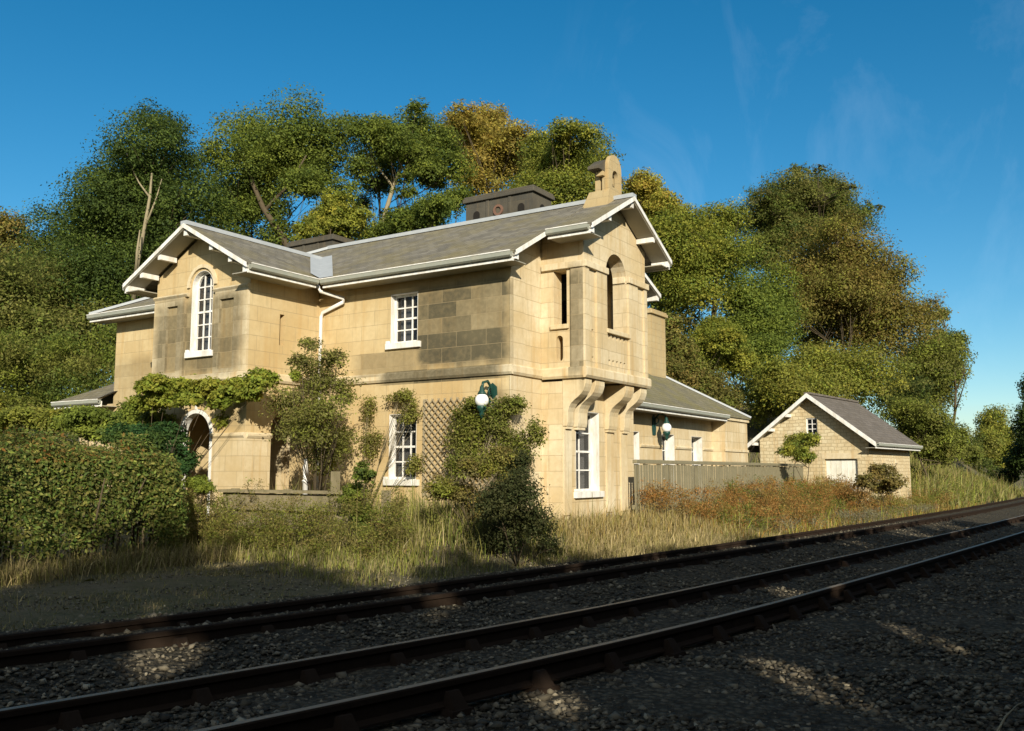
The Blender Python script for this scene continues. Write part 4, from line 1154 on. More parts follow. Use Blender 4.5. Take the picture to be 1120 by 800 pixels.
# ------------------------------------------------------------------ trees
def blob3(px, d): # (pixel x, pixel y, rx, ry[, extra depth]) at forward distance d
    outb = []
    for b_ in px:
        x, y, rx, ry = b_[:4]; dd = d+(b_[4] if len(b_) > 4 else random.uniform(-0.06, 0.06)*d)
        c_ = at(x, y, dd); s = dd/1010.0
        outb.append((c_, (rx*s, 0.5*(rx+ry)*s, ry*s)))
    return outb
WOOD = 'trees in the wood behind the buildings'
def tree(name, label, d, px, pal, n, size=0.22, bark='bark', r0=0.17, group=WOOD, cat='tree', trunk=None, sub=30, clus=0.155, subr=(0.30, 0.58), base=None, crown='crown', lz=None, shell=0.65):
    bl = blob3([(q[0], q[1], q[2], max(q[3], 0.78*q[2]), *q[4:]) for q in px], d)
    ctr = np.mean([c for c, r in bl], axis=0)
    core = []
    if len(bl) > 4:
        for c, r in bl:
            core.append((c*0.55+ctr*0.45, np.array(r)*0.92))
    bx, by = (ctr[0], ctr[1]) if base is None else base
    bz = terrain_z(bx, by)
    t = root(name, label, cat, (bx, by, bz), group)
    P, S, C = cloud(bl+core, int(n*1.75), size*0.82, pal, sub, clus=clus, subr=subr, shell=shell)
    keep = P[:, 2] > (bz+0.05 if lz is None else lz); P, S, C = P[keep], S[keep], C[keep]; NV = cloud.N[keep]
    leaf_object(crown, P, S, C, M['leaf'], t, N=NV)
    top = max(bl, key=lambda b_: b_[0][2])[0]
    if trunk:
        m = MB()
        for pts, rr in trunk:
            q = [at(x, y, dd) for x, y, dd in pts]
            m.tube(q, [rr*(1-0.65*i/(len(q)-1)) for i in range(len(q))], 8)
        m.build('trunk', M[bark], t, smooth=True, fix=False)
        limbs((bx, by, bz-0.3), top, bl, r0*0.5, M['bark'], t, 3).name = 'limbs'
    else:
        limbs((bx, by, bz-0.3), top, bl, r0*0.7, M[bark], t, 4)
    return t
tree('broadleaf_tree', 'brownish crown at the far left edge of the wood, behind the olive trees', 58, [(8, 258, 28, 34), (-28, 270, 40, 50), (34, 300, 42, 48), (0, 320, 45, 45)], [OL, BR, MG], 18000, 0.26)
tree('broadleaf_tree', 'dense olive green tree reaching down to the garden at the left edge', 40, [(20, 340, 50, 55), (62, 318, 48, 50), (-30, 330, 50, 70), (65, 392, 52, 45), (5, 415, 60, 45), (105, 415, 38, 34), (40, 440, 60, 30), (30, 380, 60, 40), (100, 360, 40, 36), (-10, 375, 50, 40)], [OL, MG, (0.13, 0.135, 0.04)], 64000, 0.18)
tree('dark_tree', 'tall dark green tree with bare pale stems rising behind the left gable', 43, [(165, 136, 30, 24), (190, 155, 26, 28), (138, 166, 30, 26), (167, 163, 50, 28), (110, 200, 34, 26), (205, 190, 30, 30), (160, 195, 66, 34), (105, 222, 52, 40), (68, 258, 40, 40), (216, 225, 42, 45), (150, 250, 72, 42), (205, 290, 55, 45), (100, 315, 54, 50), (145, 345, 54, 48), (112, 390, 46, 38), (150, 400, 40, 36), (60, 300, 46, 44), (75, 350, 46, 40), (200, 330, 40, 40)], [DG, DG, MG, (0.05, 0.08, 0.025)], 100000, 0.17, 'bark_pale', 0.22,
     trunk=[([(146, 330, 40.3), (150, 290, 40.2), (157, 255, 40.1), (164, 215, 40.2), (166, 190, 40.8)], 0.12), ([(160, 245, 40.1), (170, 220, 40.3), (177, 196, 40.8)], 0.055), ([(163, 215, 40.2), (152, 200, 40.5), (146, 188, 41.0)], 0.045), ([(149, 300, 39.5), (150, 275, 39.3), (153, 252, 39.6)], 0.08)])
tree('spreading_tree', 'wide green spreading tree behind the valley of the roof, trunk leaning left', 47, [(278, 150, 44, 30), (325, 140, 46, 26), (372, 150, 38, 30), (246, 178, 32, 38), (305, 182, 48, 28), (352, 180, 38, 24), (238, 228, 32, 40), (268, 228, 30, 36), (250, 268, 32, 28), (395, 190, 20, 28), (335, 208, 30, 18), (300, 262, 20, 26), (375, 215, 24, 18), (215, 260, 30, 34)], [MG, LG, DG, (0.11, 0.14, 0.03)], 56000, 0.19,
     trunk=[([(322, 282, 45), (306, 255, 45), (288, 228, 45.5), (276, 200, 46), (268, 170, 47)], 0.20), ([(290, 230, 45.5), (318, 200, 46), (335, 170, 46)], 0.10)])
tree('tall_tree', 'green tree with a pointed top and pale leaning trunk seen over the ridge', 49, [(452, 138, 30, 24), (424, 154, 34, 24), (482, 162, 30, 30), (455, 122, 16, 14), (493, 192, 24, 30), (402, 178, 20, 22), (450, 168, 34, 20), (470, 195, 24, 18), (500, 225, 18, 18), (415, 205, 22, 18), (445, 212, 16, 12), (395, 225, 18, 16), (399, 148, 24, 24), (415, 140, 20, 18)], [MG, LG, DG, (0.11, 0.14, 0.03)], 32000, 0.19, 'bark_pale',
     trunk=[([(412, 268, 47.5), (420, 238, 47.5), (430, 205, 47.5), (440, 178, 48.5), (450, 150, 49)], 0.15), ([(430, 205, 47.5), (415, 185, 48), (405, 168, 48)], 0.07)])
tree('golden_tree', 'golden yellow autumn tree behind the long roof ridge', 60, [(520, 142, 36, 24), (560, 160, 32, 24), (498, 160, 28, 28), (545, 187, 44, 28), (578, 184, 26, 26), (505, 130, 22, 14), (520, 205, 34, 20), (498, 140, 20, 20), (540, 135, 24, 16)], [GO, YG, OL, (0.30, 0.21, 0.05)], 32000, 0.23)
tree('broadleaf_tree', 'yellow green tree rising just left of the bellcote', 51, [(634, 152, 30, 24), (602, 180, 36, 28), (655, 180, 22, 32), (578, 212, 36, 26), (638, 222, 40, 32), (605, 222, 42, 24), (560, 232, 30, 18), (590, 165, 26, 24), (615, 145, 22, 16)], [LG, YG, MG, (0.13, 0.165, 0.04)], 42000, 0.19)
tree('small_tree', 'small bright green tree peeping over the roof valley beside the low chimney', 37, [(365, 222, 20, 16), (347, 243, 22, 15), (390, 240, 22, 14), (332, 256, 18, 13), (372, 255, 30, 13)], [LG, YG, (0.16, 0.20, 0.035)], 15000, 0.15, r0=0.09)
tree('small_tree', 'dark green bushy tree between the two chimneys behind the ridge', 41, [(478, 232, 28, 16), (440, 246, 26, 12), (502, 218, 18, 18), (412, 262, 26, 10), (460, 250, 32, 12)], [DG, MG, LG], 16000, 0.16, r0=0.09)
tree('golden_tree', 'gold tinged crown just right of the bellcote', 61, [(706, 212, 22, 22), (690, 230, 26, 28), (735, 236, 20, 20), (715, 250, 32, 28), (698, 205, 24, 22), (722, 225, 22, 20)], [GO, LG, YG], 18000, 0.23)
tree('broadleaf_tree', 'large bright yellow green tree beside the oriel gable', 47, [(732, 268, 42, 36), (772, 254, 38, 30), (716, 318, 36, 44), (762, 318, 48, 42), (800, 284, 34, 34), (738, 368, 44, 40), (770, 285, 42, 32), (710, 270, 26, 30), (748, 240, 24, 20), (795, 240, 28, 22), (690, 270, 20, 40)], [LG, YG, (0.135, 0.185, 0.03), (0.18, 0.20, 0.032)], 60000, 0.18)
tree('dark_tree', 'dark green tree in the hollow between the yellow tree and the brown ones', 51, [(808, 326, 36, 38), (834, 366, 44, 40), (800, 398, 42, 34), (852, 330, 32, 38), (842, 405, 38, 32)], [MG, MG, DG, LG], 36000, 0.19)
tree('tall_tree', 'tallest dark olive tree with ragged branches against the sky', 64, [(860, 214, 38, 26), (900, 206, 34, 16), (836, 226, 26, 24), (946, 230, 12, 8), (880, 246, 52, 34), (930, 250, 34, 26), (872, 190, 15, 8), (925, 206, 12, 8), (812, 246, 28, 26), (860, 285, 44, 34), (962, 228, 6, 4), (826, 280, 36, 32), (895, 186, 8, 4), (845, 250, 40, 28), (900, 228, 44, 22)], [OL, MG, DG, (0.12, 0.105, 0.035)], 70000, 0.21, sub=22, clus=0.13)
tree('brown_tree', 'broad brown and gold autumn tree above the garage roof', 57, [(905, 288, 46, 40), (938, 284, 42, 40), (960, 330, 46, 42), (874, 308, 38, 42), (895, 325, 46, 36), (860, 345, 36, 34), (975, 300, 30, 30), (930, 320, 46, 36), (986, 366, 42, 42), (925, 355, 50, 44), (890, 370, 40, 42), (1008, 352, 28, 30), (950, 395, 44, 34), (915, 255, 34, 24)], [BR, OL, LG, (0.21, 0.15, 0.04), (0.15, 0.13, 0.035)], 90000, 0.20)
tree('broadleaf_tree', 'rounded olive green tree at the right end of the wood', 65, [(1010, 400, 38, 40), (1036, 390, 24, 32), (990, 440, 44, 34), (1022, 436, 30, 30), (1046, 376, 13, 18), (1046, 410, 17, 22), (1030, 345, 12, 12)], [OL, LG, MG, (0.14, 0.14, 0.04)], 40000, 0.21)
tree('small_tree', 'fresh light green young tree in front of the dark hollow', 41, [(780, 372, 24, 24), (772, 394, 28, 22), (806, 398, 24, 20), (795, 375, 22, 20)], [LG, YG, (0.16, 0.20, 0.035)], 18000, 0.15, r0=0.10)
tree('small_tree', 'brownish green bush tree behind the pale chimney of the wing', 39, [(732, 398, 28, 28), (716, 422, 24, 24), (762, 428, 34, 24), (790, 440, 30, 22), (735, 360, 24, 20)], [OL, BR, MG, (0.15, 0.14, 0.04)], 24000, 0.15, r0=0.10)
tree('broadleaf_tree', 'mottled green tree directly behind the garage ridge', 45, [(852, 418, 38, 30), (900, 406, 44, 30), (832, 448, 30, 30), (948, 418, 44, 36), (880, 440, 42, 28)], [MG, LG, OL, YG], 38000, 0.17)
tree('small_tree', 'low olive tree on the bank right of the garage', 47, [(990, 458, 28, 26), (1016, 466, 28, 24), (1040, 482, 22, 20), (1000, 488, 26, 18), (1062, 500, 16, 14), (1030, 500, 24, 14)], [OL, MG, LG, (0.16, 0.17, 0.04)], 26000, 0.16, r0=0.08)
tree('broadleaf_tree', 'green and yellow tree standing beyond the bend of the line', 88, [(1086, 462, 16, 22), (1082, 488, 18, 22), (1102, 488, 18, 26), (1066, 504, 12, 13), (1092, 512, 26, 16)], [MG, OL, LG, YG], 20000, 0.28, group=None)
tree('dark_tree', 'shadowed dark tree at the far right edge above the bend', 64, [(1128, 470, 18, 30), (1132, 432, 18, 22), (1116, 508, 14, 18), (1136, 508, 25, 28), (1100, 524, 16, 10)], [DG, DG, (0.03, 0.045, 0.015)], 20000, 0.24, group=None)  # near-black palette stands in for shade cast on this far tree
tree('small_tree', 'little green sapling in front of the garage gable', 31.2, [(873, 486, 17, 12), (886, 482, 11, 10), (861, 493, 11, 9), (878, 500, 13, 9)], [LG, YG, (0.13, 0.18, 0.04)], 4600, 0.11, r0=0.035, group=None, sub=16, clus=0.2)
# understorey on the wooded slope
bl2 = blob3([(x, y, 46, 36) for x, y in ((-30, 440), (40, 450), (100, 430), (0, 400), (70, 400), (130, 390), (150, 420))], 34); bl = blob3([(x, 280, 40, 42) for x in range(180, 420, 45)], 50)+blob3([(x, 300, 40, 40) for x in range(420, 720, 50)], 58)+blob3([(x, 430, 36, 34) for x in range(710, 1010, 42)], 56)+blob3([(1050, 498, 24, 18), (1075, 512, 22, 14), (1020, 500, 28, 18), (1095, 522, 24, 10), (1035, 478, 26, 20), (1055, 486, 20, 18), (1015, 516, 26, 12), (1045, 519, 24, 11), (1070, 522, 20, 10)], 80)
A1 = cloud(bl, 60000, 0.20, [DG, MG, OL, (0.06, 0.085, 0.024)], 16, clus=0.15); A2 = cloud(bl2, 42000, 0.12, [MG, OL, LG, DG], 16, clus=0.15)
P, S, C = (np.concatenate([u_, v_]) for u_, v_ in zip(A1, A2))
o = leaf_object('undergrowth', P, S, C, M['leaf']); tag(o, 'dark tangled understorey filling the wood behind the buildings', 'undergrowth', None, 'stuff')

# ------------------------------------------------------------------ garden planting
def plant(name, label, cat, d, px, pal, n, size, base=None, group=None, sub=14, clus=0.13, stem=0.03, crown='foliage', bark='bark', nsub=3, subr=(0.20, 0.50), squash=None, lz=None):
    bl = blob3(px, d)
    if squash is not None: bl = [(np.array([c[0], c[1] if squash[0] != 'Y' else squash[1]+random.uniform(-0.05, 0.05), c[2]]), np.array([r[0], squash[2], r[2]])) for c, r in bl]
    ctr = np.mean([c for c, r in bl], axis=0)
    bx, by = (ctr[0], ctr[1]) if base is None else base
    bz = terrain_z(bx, by)
    t = root(name, label, cat, (bx, by, bz), group)
    P, S, C = cloud(bl, n, size, pal, sub, clus=clus, subr=subr)
    keep = P[:, 2] > bz+0.03; leaf_object(crown, P[keep], S[keep], C[keep], M['leaf'], t, N=cloud.N[keep])
    m_ = MB()
    for c, r in bl:
        b0 = np.array([bx, by, bz-0.05])+rng.normal(size=3)*np.array([0.02, 0.02, 0]); mid = (b0+c)/2+rng.normal(size=3)*0.08*np.array([1, .4, 1])
        m_.tube([b0, mid, c], [stem, stem*0.7, stem*0.35], 6)
        for _ in range(nsub):
            e = c+unit(rng.normal(size=(1, 3)))[0]*np.array(r)*0.9; m_.tube([mid, (mid+e)/2+rng.normal(size=3)*0.05, e], [stem*0.5, stem*0.35, stem*0.12], 5)
    m_.build('stems', M[bark], t, smooth=True, fix=False)
    return t
VG = (0.19, 0.25, 0.035)
plant('shrub', 'large glossy dark green shrub beside the white arch', 'shrub', 18.8, [(186, 480, 24, 20), (164, 488, 30, 24), (200, 504, 16, 18), (140, 482, 26, 22), (184, 512, 24, 18)], [(0.035, 0.085, 0.025), (0.05, 0.115, 0.035), DG], 17000, 0.08, stem=0.02)
plant('shrub', 'light green garden shrub rising over the middle of the hedge', 'shrub', 20.5, [(95, 463, 42, 17), (145, 458, 34, 18), (60, 470, 32, 14), (115, 475, 42, 14), (172, 462, 22, 16)], [LG, MG, (0.13, 0.18, 0.04)], 19000, 0.085, stem=0.02)
plant('shrub', 'yellowish garden shrub over the hedge at the left edge', 'shrub', 21.0, [(20, 462, 42, 18), (-20, 455, 40, 26), (48, 456, 26, 12), (5, 478, 45, 14)], [LG, YG, OL, MG], 16000, 0.085, stem=0.02)
plant('topiary', 'low clipped bright green dome bush at the foot of the stone pier', 'shrub', 16.9, [(216, 530, 17, 9), (222, 535, 16, 9)], [(0.17, 0.22, 0.035), LG], 4500, 0.05, stem=0.012)
plant('grape_vine', 'bright yellow green vine hanging along the wing above the arches', 'vine', 19.9, [(168, 424, 22, 15), (196, 426, 26, 14), (228, 428, 26, 14), (258, 430, 20, 15), (288, 420, 24, 15), (250, 460, 10, 22), (180, 440, 28, 12), (222, 416, 24, 9), (316, 414, 18, 11), (158, 444, 20, 14), (240, 442, 16, 12), (262, 448, 12, 12), (205, 440, 18, 10), (275, 432, 20, 14)], [VG, YG, LG, (0.24, 0.28, 0.045)], 34000, 0.095, base=(-18.0, 13.0), stem=0.010, subr=(0.45, 0.65), nsub=0)
plant('climbing_shrub', 'tall sparse olive climbing shrub in the angle of the house by the downpipe', 'shrub', 18.7, [(340, 420, 38, 28), (316, 440, 30, 26), (352, 462, 38, 34), (356, 500, 30, 28), (341, 380, 10, 18), (364, 398, 18, 18), (376, 430, 16, 22), (326, 478, 26, 28), (330, 400, 16, 14), (372, 480, 16, 26)], [OL, (0.17, 0.175, 0.05), LG, (0.20, 0.185, 0.07)], 21000, 0.062, clus=0.22, stem=0.016, nsub=4)
plant('wall_climber', 'thin climbing plant with bare stems left of the lower window', 'climber', 18.8, [(402, 452, 12, 28), (394, 490, 14, 28), (432, 435, 22, 7), (412, 430, 18, 8), (404, 510, 16, 18), (388, 450, 8, 26)], [OL, LG, (0.20, 0.17, 0.07)], 5200, 0.055, squash=('Y', 15.34, 0.14), base=(-13.75, 15.3), stem=0.009, bark='bark_pale', nsub=5, clus=0.25)
plant('wall_climber', 'leafy climber covering the trellis below the corner lamp', 'climber', 17.6, [(474, 438, 18, 9), (494, 440, 24, 12), (518, 462, 22, 24), (536, 492, 24, 28), (508, 508, 30, 18), (478, 514, 20, 14), (496, 470, 22, 18), (538, 474, 12, 20), (474, 478, 11, 24), (520, 440, 16, 12), (500, 490, 30, 22), (485, 455, 20, 14)], [OL, LG, MG, (0.20, 0.18, 0.065)], 17000, 0.062, squash=('Y', 15.30, 0.16), base=(-11.0, 15.25), stem=0.009, bark='bark_pale', nsub=4, clus=0.34)
plant('shrub', 'small green shrub growing through the board fence', 'shrub', 16.6, [(398, 520, 16, 14), (392, 545, 20, 18), (402, 572, 16, 18)], [MG, LG, (0.10, 0.15, 0.04)], 6500, 0.06, stem=0.012)
plant('shrub', 'brownish shrub below the trellis with drying leaves', 'shrub', 16.2, [(520, 520, 22, 20), (502, 540, 24, 18), (547, 505, 16, 20), (480, 535, 20, 16), (530, 555, 26, 22), (555, 530, 14, 18)], [OL, BR, LG, (0.16, 0.14, 0.055)], 14000, 0.055, stem=0.012, clus=0.2)
plant('shrub', 'dark green bush standing at the foot of the front corner', 'shrub', 15.8, [(566, 540, 20, 28), (584, 576, 19, 24), (556, 580, 26, 22), (602, 598, 12, 12), (570, 512, 12, 18), (530, 592, 24, 14), (545, 555, 22, 24)], [(0.05, 0.070, 0.024), (0.06, 0.065, 0.025), (0.10, 0.10, 0.035)], 26000, 0.050, stem=0.012, clus=0.36)
plant('shrub', 'russet brown bush in front of the right wall of the garage', 'shrub', 30.5, [(962, 518, 15, 11), (950, 528, 16, 9), (977, 527, 15, 10), (964, 534, 20, 8)], [OL, BR, (0.17, 0.14, 0.055)], 7500, 0.09, stem=0.012, clus=0.2)
# clipped hedge
HX0, HX1, HY0, HY1, HZ = -16.6, -13.55, 3.6, 10.85, 2.02
T_ = root('hedge', 'thick flat topped green hedge with dark bare stems near the ground', 'hedge', (-15, 7.2, 0.1))
n = 125000
def hedge_pts(n):
    u = rng.random(n); side = rng.choice(4, n, p=[0.36, 0.30, 0.18, 0.16])
    x = rng.uniform(HX0, HX1, n); y = rng.uniform(HY0, HY1, n); z = 0.35+(HZ-0.35)*rng.random(n)**0.8
    x = np.where(side == 0, HX1, x); z = np.where(side == 1, HZ, z); y = np.where(side == 2, np.where(u < 0.5, HY0, HY1), y); x = np.where(side == 3, HX0, x)
    dz = rng.random(n)**2*0.30
    cx_, cy_ = (HX0+HX1)/2, (HY0+HY1)/2
    # rounded shoulders
    rx = np.maximum(0, np.abs(x-cx_)-(HX1-HX0)/2+0.55); ry = np.maximum(0, np.abs(y-cy_)-(HY1-HY0)/2+1.4); rz = np.maximum(0, z-HZ+0.5)
    q = np.sqrt((rx/0.55)**2+(ry/1.4)**2+(rz/0.5)**2); sc = np.where(q > 1, 1/np.maximum(q, 1), 1)
    x = x-np.sign(x-cx_)*rx*(1-sc); y = y-np.sign(y-cy_)*ry*(1-sc); z = z-rz*(1-sc)
    lump = 0.17*np.sin(x*2.3+1)*np.sin(y*1.9+z)+0.11*np.sin(y*4.7+z*3.1)+0.05*np.sin(y*8.3+x*7)
    x = x+(np.sign(x-cx_)*(lump-dz))*np.where(side != 1, 1, 0.2); z = z+np.where(side == 1, lump-dz*0.7, 0)
    return np.column_stack([x, y, z])
P = hedge_pts(n)
cut = (P[:, 2] < 0.55+0.35*np.sin(P[:, 1]*2.1)+0.2*np.sin(P[:, 1]*5.3+1)) & (rng.random(n) < 0.88)
P = P[~cut]+rng.normal(0, 0.05, (len(P[~cut]), 3)); n = len(P)
red = np.exp(-((P[:, 1]-8.6)/0.9)**2)*(P[:, 2] > 1.75)
C = pick([(0.10, 0.155, 0.035), MG, (0.14, 0.185, 0.045), (0.07, 0.115, 0.025), OL, OL, (0.17, 0.16, 0.05)], n, 0.34)
rd = rng.random(n) < red*0.30; C[rd] = pick([BR, OL, RU], rd.sum(), 0.2)
leaf_object('foliage', P, 0.064*rng.uniform(0.5, 1.5, n), C, M['leaf'], T_, N=unit(np.column_stack([np.where(P[:, 0] > -14.3, 0.9, 0.1), np.zeros(n), np.where(P[:, 2] > 1.8, 0.9, 0.15)])))
m = MB()
for i in range(70):
    y = rng.uniform(HY0+0.3, HY1-0.3); x = rng.uniform(HX0+0.5, HX1-0.25)
    m.tube([(x, y, 0), (x+rng.normal()*0.08, y+rng.normal()*0.1, 0.6), (x+rng.normal()*0.25, y+rng.normal()*0.3, 1.5)], [0.03, 0.022, 0.01], 6)
m.build('stems', M['bark'], T_, smooth=True, fix=False)

# ------------------------------------------------------------------ grasses and weeds
def blades(name, XY, h, wd, pal, label, lean=0.35, zf=terrain_z, jit=0.25, kind='stuff', cat='weeds', per=1):
    n = len(XY); Z = np.array([zf(x, y) for x, y in XY])
    B0 = np.column_stack([XY, Z-0.02]); H = h if not np.isscalar(h) else h*rng.lognormal(0, 0.35, n)
    th = rng.uniform(0, 2*math.pi, n); ln = np.abs(rng.normal(0, lean, n))
    dr = np.column_stack([np.cos(th), np.sin(th), np.zeros(n)]); sd_ = np.column_stack([-np.sin(th+0.6), np.cos(th+0.6), np.zeros(n)])*wd*rng.uniform(0.6, 1.3, (n, 1))/2
    mid = B0+dr*(H*ln*0.35)[:, None]+UPV*(H*0.55)[:, None]; tip = B0+dr*(H*ln)[:, None]+UPV*(H*(1-0.25*ln))[:, None]
    V = np.stack([B0-sd_, B0+sd_, mid+sd_*0.8, tip, mid-sd_*0.8], 1).reshape(-1, 3)
    me = bpy.data.meshes.new(name); me.vertices.add(5*n); me.loops.add(5*n); me.polygons.add(n)
    me.vertices.foreach_set('co', V.ravel().astype(np.float32)); me.loops.foreach_set('vertex_index', np.arange(5*n, dtype=np.int32))
    me.polygons.foreach_set('loop_start', np.arange(0, 5*n, 5, dtype=np.int32)); me.update(calc_edges=True)
    C = pick(pal, n, jit); a_ = me.attributes.new('tint', 'FLOAT_COLOR', 'POINT')
    a_.data.foreach_set('color', np.repeat(np.concatenate([C, np.ones((n, 1))], 1), 5, axis=0).ravel().astype(np.float32))
    me.materials.append(M['blade']); o = bpy.data.objects.new(name, me); col.objects.link(o); tag(o, label, cat, None, kind); return o
def clumped(n, x0, x1, y0, y1, nc, spread):
    cx_ = rng.uniform(x0, x1, nc); cy_ = rng.uniform(y0, y1, nc); i = rng.integers(0, nc, n)
    return np.column_stack([cx_[i]+rng.normal(0, spread, n), cy_[i]+rng.normal(0, spread, n)])
def verge(n, s0, s1, e0, e1, nc, spread): # strip beside the far track, e = metres from its outer rail
    s = rng.uniform(s0, s1, nc); e = rng.uniform(e0, e1, nc); i = rng.integers(0, nc, n)
    return np.array([track_point(-8.17-max(0.35, e[j]+rng.normal(0, spread)), s[j]+rng.normal(0, spread)) for j in i])
DRY = [(0.28, 0.225, 0.11), (0.22, 0.18, 0.085), (0.30, 0.26, 0.14), OL, OL]
GRN = [OL, MG, LG, (0.10, 0.12, 0.03)]
ORG = [(0.38, 0.18, 0.045), (0.30, 0.14, 0.035), (0.40, 0.25, 0.075), OL, LG]
blades('dry_grass', clumped(8000, -16.2, -9.6, 11.3, 12.3, 120, 0.20), 0.16, 0.014, DRY+GRN, 'dry grass in front of the board fence')
blades('tall_grass', clumped(300, -11.9, -9.6, 11.9, 12.9, 22, 0.16), 0.55, 0.014, DRY+[OL], 'tall dry grass beside the board fence')
blades('rough_grass', verge(7000, 9, 16.5, 1.6, 4.6, 110, 0.25), 0.16, 0.012, DRY+DRY+GRN, 'rough grass and dead stalks below the front corner', lean=0.6)
blades('garden_grass', clumped(7000, -15.2, -9.0, 13.0, 15.2, 70, 0.22), 0.48, 0.014, DRY+GRN, 'rough grass below the long wall')
blades('straw_grass', verge(17000, 14.5, 22, 0.5, 1.9, 190, 0.22), 0.20, 0.012, [ST, (0.42, 0.34, 0.18), (0.30, 0.24, 0.11), OL], 'pale straw grass at the foot of the bay', lean=0.5)
blades('straw_grass', verge(9000, 15, 21, 1.6, 3.0, 120, 0.22), 0.26, 0.013, [ST, (0.40, 0.32, 0.17), OL, BR], 'rough straw grass against the foot of the bay wall', lean=0.5)
blades('verge_weeds', verge(20000, 20.0, 48, 0.5, 3.0, 420, 0.30), 0.27, 0.015, ORG+[(0.26, 0.21, 0.12), OL, LG], 'orange and olive autumn weeds on the verge below the paling fence', lean=0.6)
blades('bank_grass', verge(26000, 40, 70, 1.0, 9, 260, 0.5), 0.65, 0.035, GRN+[ST, (0.24, 0.23, 0.09), (0.24, 0.17, 0.06)], 'green and tawny grass on the bank beyond the garage', lean=0.6)
blades('path_grass', verge(22000, 2.5, 22, 0.3, 5.5, 500, 0.22), 0.07, 0.010, [ST, OL, (0.24, 0.19, 0.10), (0.15, 0.14, 0.06)], 'short withered grass on the path beside the far track', lean=0.9)
blades('hedge_litter', clumped(7000, -14.2, -12.9, 5.5, 11.3, 60, 0.25), 0.26, 0.012, [ST, OL, (0.14, 0.11, 0.05)], 'dead grass and stalks along the foot of the hedge', lean=0.8)
# broad leaved weeds among the grass
def weedcloud(name, centres, n, size, pal, label, r=(0.22, 0.22, 0.38)):
    bl = [(np.array([x, y, terrain_z(x, y)+h]), np.array(r)*rng.uniform(0.7, 1.3)) for x, y, h in centres]
    P, S, C = cloud(bl, n, size, pal, 7, clus=0.2); keep = np.array([p_[2] > terrain_z(p_[0], p_[1]) for p_ in P])
    o = leaf_object(name, P[keep], S[keep], C[keep], M['leaf'], asp=0.35); tag(o, label, 'weeds', None, 'stuff')
cs = [(*q_, rng.uniform(0.05, 0.55)) for q_ in clumped(110, -16.0, -9.8, 11.5, 12.5, 50, 0.2)]+[(*q_, rng.uniform(0.2, 0.95)) for q_ in clumped(46, -16.3, -13.9, 11.5, 12.5, 30, 0.2)]+[(*q_, rng.uniform(0.2, 0.85)) for q_ in clumped(30, -12.3, -10.0, 11.9, 12.6, 20, 0.2)]
weedcloud('weeds', cs, 40000, 0.05, [OL, LG, MG, (0.19, 0.165, 0.055), (0.26, 0.18, 0.07)], 'mixed weeds growing along the board fence')
cs = [(*q_, rng.uniform(0.15, 0.65)) for q_ in verge(190, 20.5, 42, 0.9, 3.0, 110, 0.3)]+[(*q_, rng.uniform(0.3, 0.7)) for q_ in verge(150, 18.8, 38, 2.0, 3.1, 100, 0.15)]+[(*q_, rng.uniform(0.2, 0.7)) for q_ in verge(70, 30, 42, 3.0, 5.2, 40, 0.2)]
weedcloud('willowherb', cs, 62000, 0.062, [(0.42, 0.19, 0.055), (0.38, 0.22, 0.07), OL, (0.32, 0.25, 0.09), RU], 'orange willowherb turning colour on the verge', (0.32, 0.32, 0.42))
cs = [(*q_, rng.uniform(0.1, 0.6)) for q_ in verge(120, 20.5, 44, 0.9, 3.2, 50, 0.3)]+[(*q_, rng.uniform(0.1, 0.8)) for q_ in verge(120, 27, 42, 2.8, 5.0, 60, 0.3)]
weedcloud('green_weeds', cs, 38000, 0.062, [LG, MG, (0.13, 0.17, 0.045), OL], 'low green weeds among the orange growth on the verge', (0.34, 0.34, 0.34))
cs = [(*q_, rng.uniform(0.1, 0.3)) for q_ in verge(130, 20, 38, 0.5, 1.6, 80, 0.25)]
gl = [tuple(G.location[i]+(v_[0]*math.cos(R(-6))-v_[1]*math.sin(R(-6)), v_[0]*math.sin(R(-6))+v_[1]*math.cos(R(-6)))[i] for i in (0, 1)) for v_ in [(rng.uniform(0.25, 0.9), rng.uniform(-1.0, 5.5)) for _ in range(34)]+[(rng.uniform(-4.0, 0.6), rng.uniform(-1.2, -0.5)) for _ in range(30)]]
weedcloud('garage_weeds', [(x_, y_, rng.uniform(0.1, 0.55)) for x_, y_ in gl], 17000, 0.06, [OL, LG, MG, BR, (0.26, 0.20, 0.08)], 'rank weeds growing against the foot of the garage walls', (0.34, 0.34, 0.34))
weedcloud('grey_weeds', cs, 22000, 0.045, [(0.30, 0.27, 0.20), (0.22, 0.21, 0.14), OL], 'grey faded seed heads close to the far rail', (0.32, 0.32, 0.22))
cs = [(*q_, rng.uniform(0.1, 0.5)) for q_ in verge(130, 40, 66, 1.2, 8.0, 70, 0.6)]
weedcloud('bank_scrub', cs, 22000, 0.11, [LG, MG, OL, BR, (0.24, 0.19, 0.07)], 'scrubby growth on the bank beyond the garage', (0.7, 0.7, 0.6))
m = MB(); a = at(1088, 806, 4.0); m.tube([a, at(1100, 784, 4.3), at(1112, 772, 4.7), at(1124, 766, 5.1)], [0.006, 0.005, 0.004, 0.002], 6)
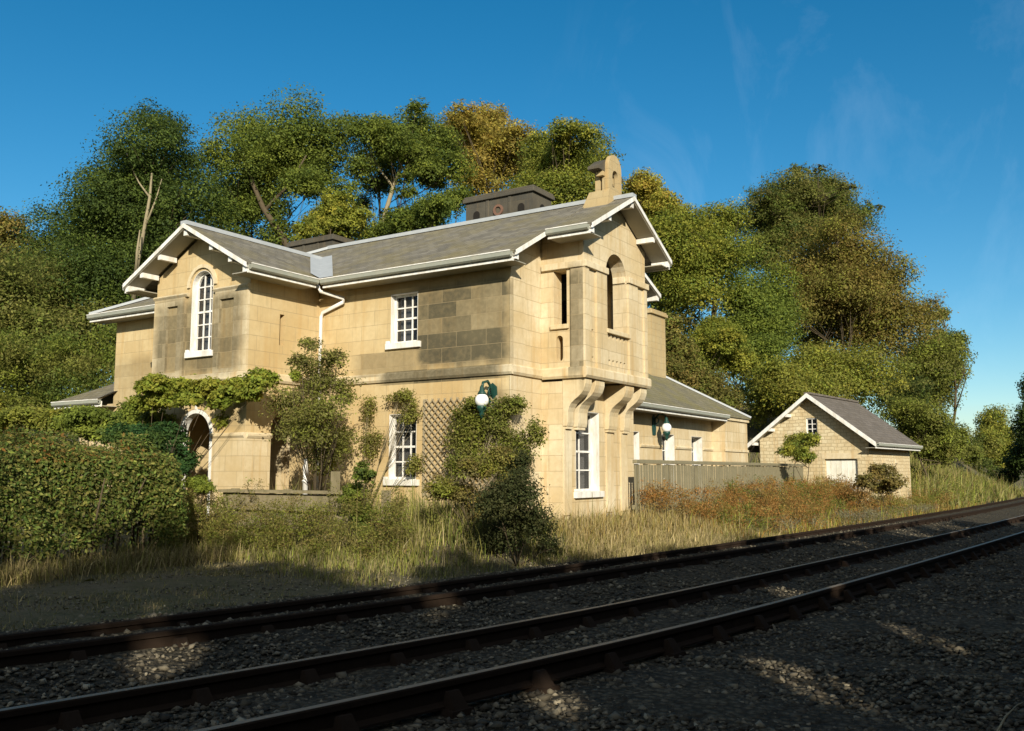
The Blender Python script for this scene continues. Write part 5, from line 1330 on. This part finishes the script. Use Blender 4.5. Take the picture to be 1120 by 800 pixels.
o = m.build('dry_stalk', M['bark_pale'], smooth=True); tag(o, 'single dry grass stalk at the bottom right corner', 'stalk')

# ------------------------------------------------------------------ the tree belt behind the photographer that shades the line
SUNV = np.array([-TRAVEL.x, -TRAVEL.y, -TRAVEL.z])
flecks = [(at_ground, r_) for at_ground, r_ in []]
def onz(x, y, z): r = ray(x, y); return _C+r*((z-EYE)/r[2])
holes = [(onz(x, y, 0.1), r_) for x, y, r_ in ((184, 722, 0.20), (893, 746, 0.22), (862, 735, 0.14), (604, 765, 0.12), (868, 650, 0.20), (1000, 690, 0.13), (1040, 706, 0.08))]
belt = [(-26, 13.8), (-21.5, 13.4), (-17.5, 13.6), (-13.5, 13.0), (-9.5, 10.9), (-5.5, 9.6), (-1.8, 8.8), (2, 8.1), (5.8, 7.5), (9.5, 7.0), (13.5, 6.4), (17.5, 5.8), (22, 5.2), (27, 4.4)]
for i, (y, h) in enumerate(belt):
    x = 6.2+rng.uniform(-0.4, 0.4); gzz = terrain_z(x, y)
    t = root('shade_tree', 'tree in the belt on the near side of the line, outside the picture', 'tree', (x, y, gzz), 'tree belt on the near side of the line')
    bl = []
    zz = 0.9
    while zz < h-0.5:
        rr = 2.6 if zz < h*0.55 else 2.6*(1-(zz/h-0.55)*1.2)
        for q_ in (-1, 1):
            bl.append((np.array([x+rng.uniform(-0.5, 0.5)+0.6*q_, y+q_*1.1+rng.uniform(-0.3, 0.3), zz]), np.array([rr*0.8, rr*0.8, 1.1])))
        zz += 1.25
    P, S, C = cloud(bl, int(2300*h), 0.36, [(0.03, 0.05, 0.013), (0.05, 0.08, 0.018)], 10, shell=0.3, clus=0.25)
    keep = (P[:, 2] > gzz+0.05) & (P[:, 2] < h+0.3)
    for g_, r_ in holes:
        v = P-g_; dd = v-np.outer(v@SUNV, SUNV); keep &= ~((np.linalg.norm(dd, axis=1) < r_+0.12) & (v@SUNV > 0))
    leaf_object('crown', P[keep], S[keep], C[keep], M['leaf'], t)
    limbs((x, y, gzz-0.2), (x, y, h*0.8), bl[::4], 0.16, M['bark'], t, 1)
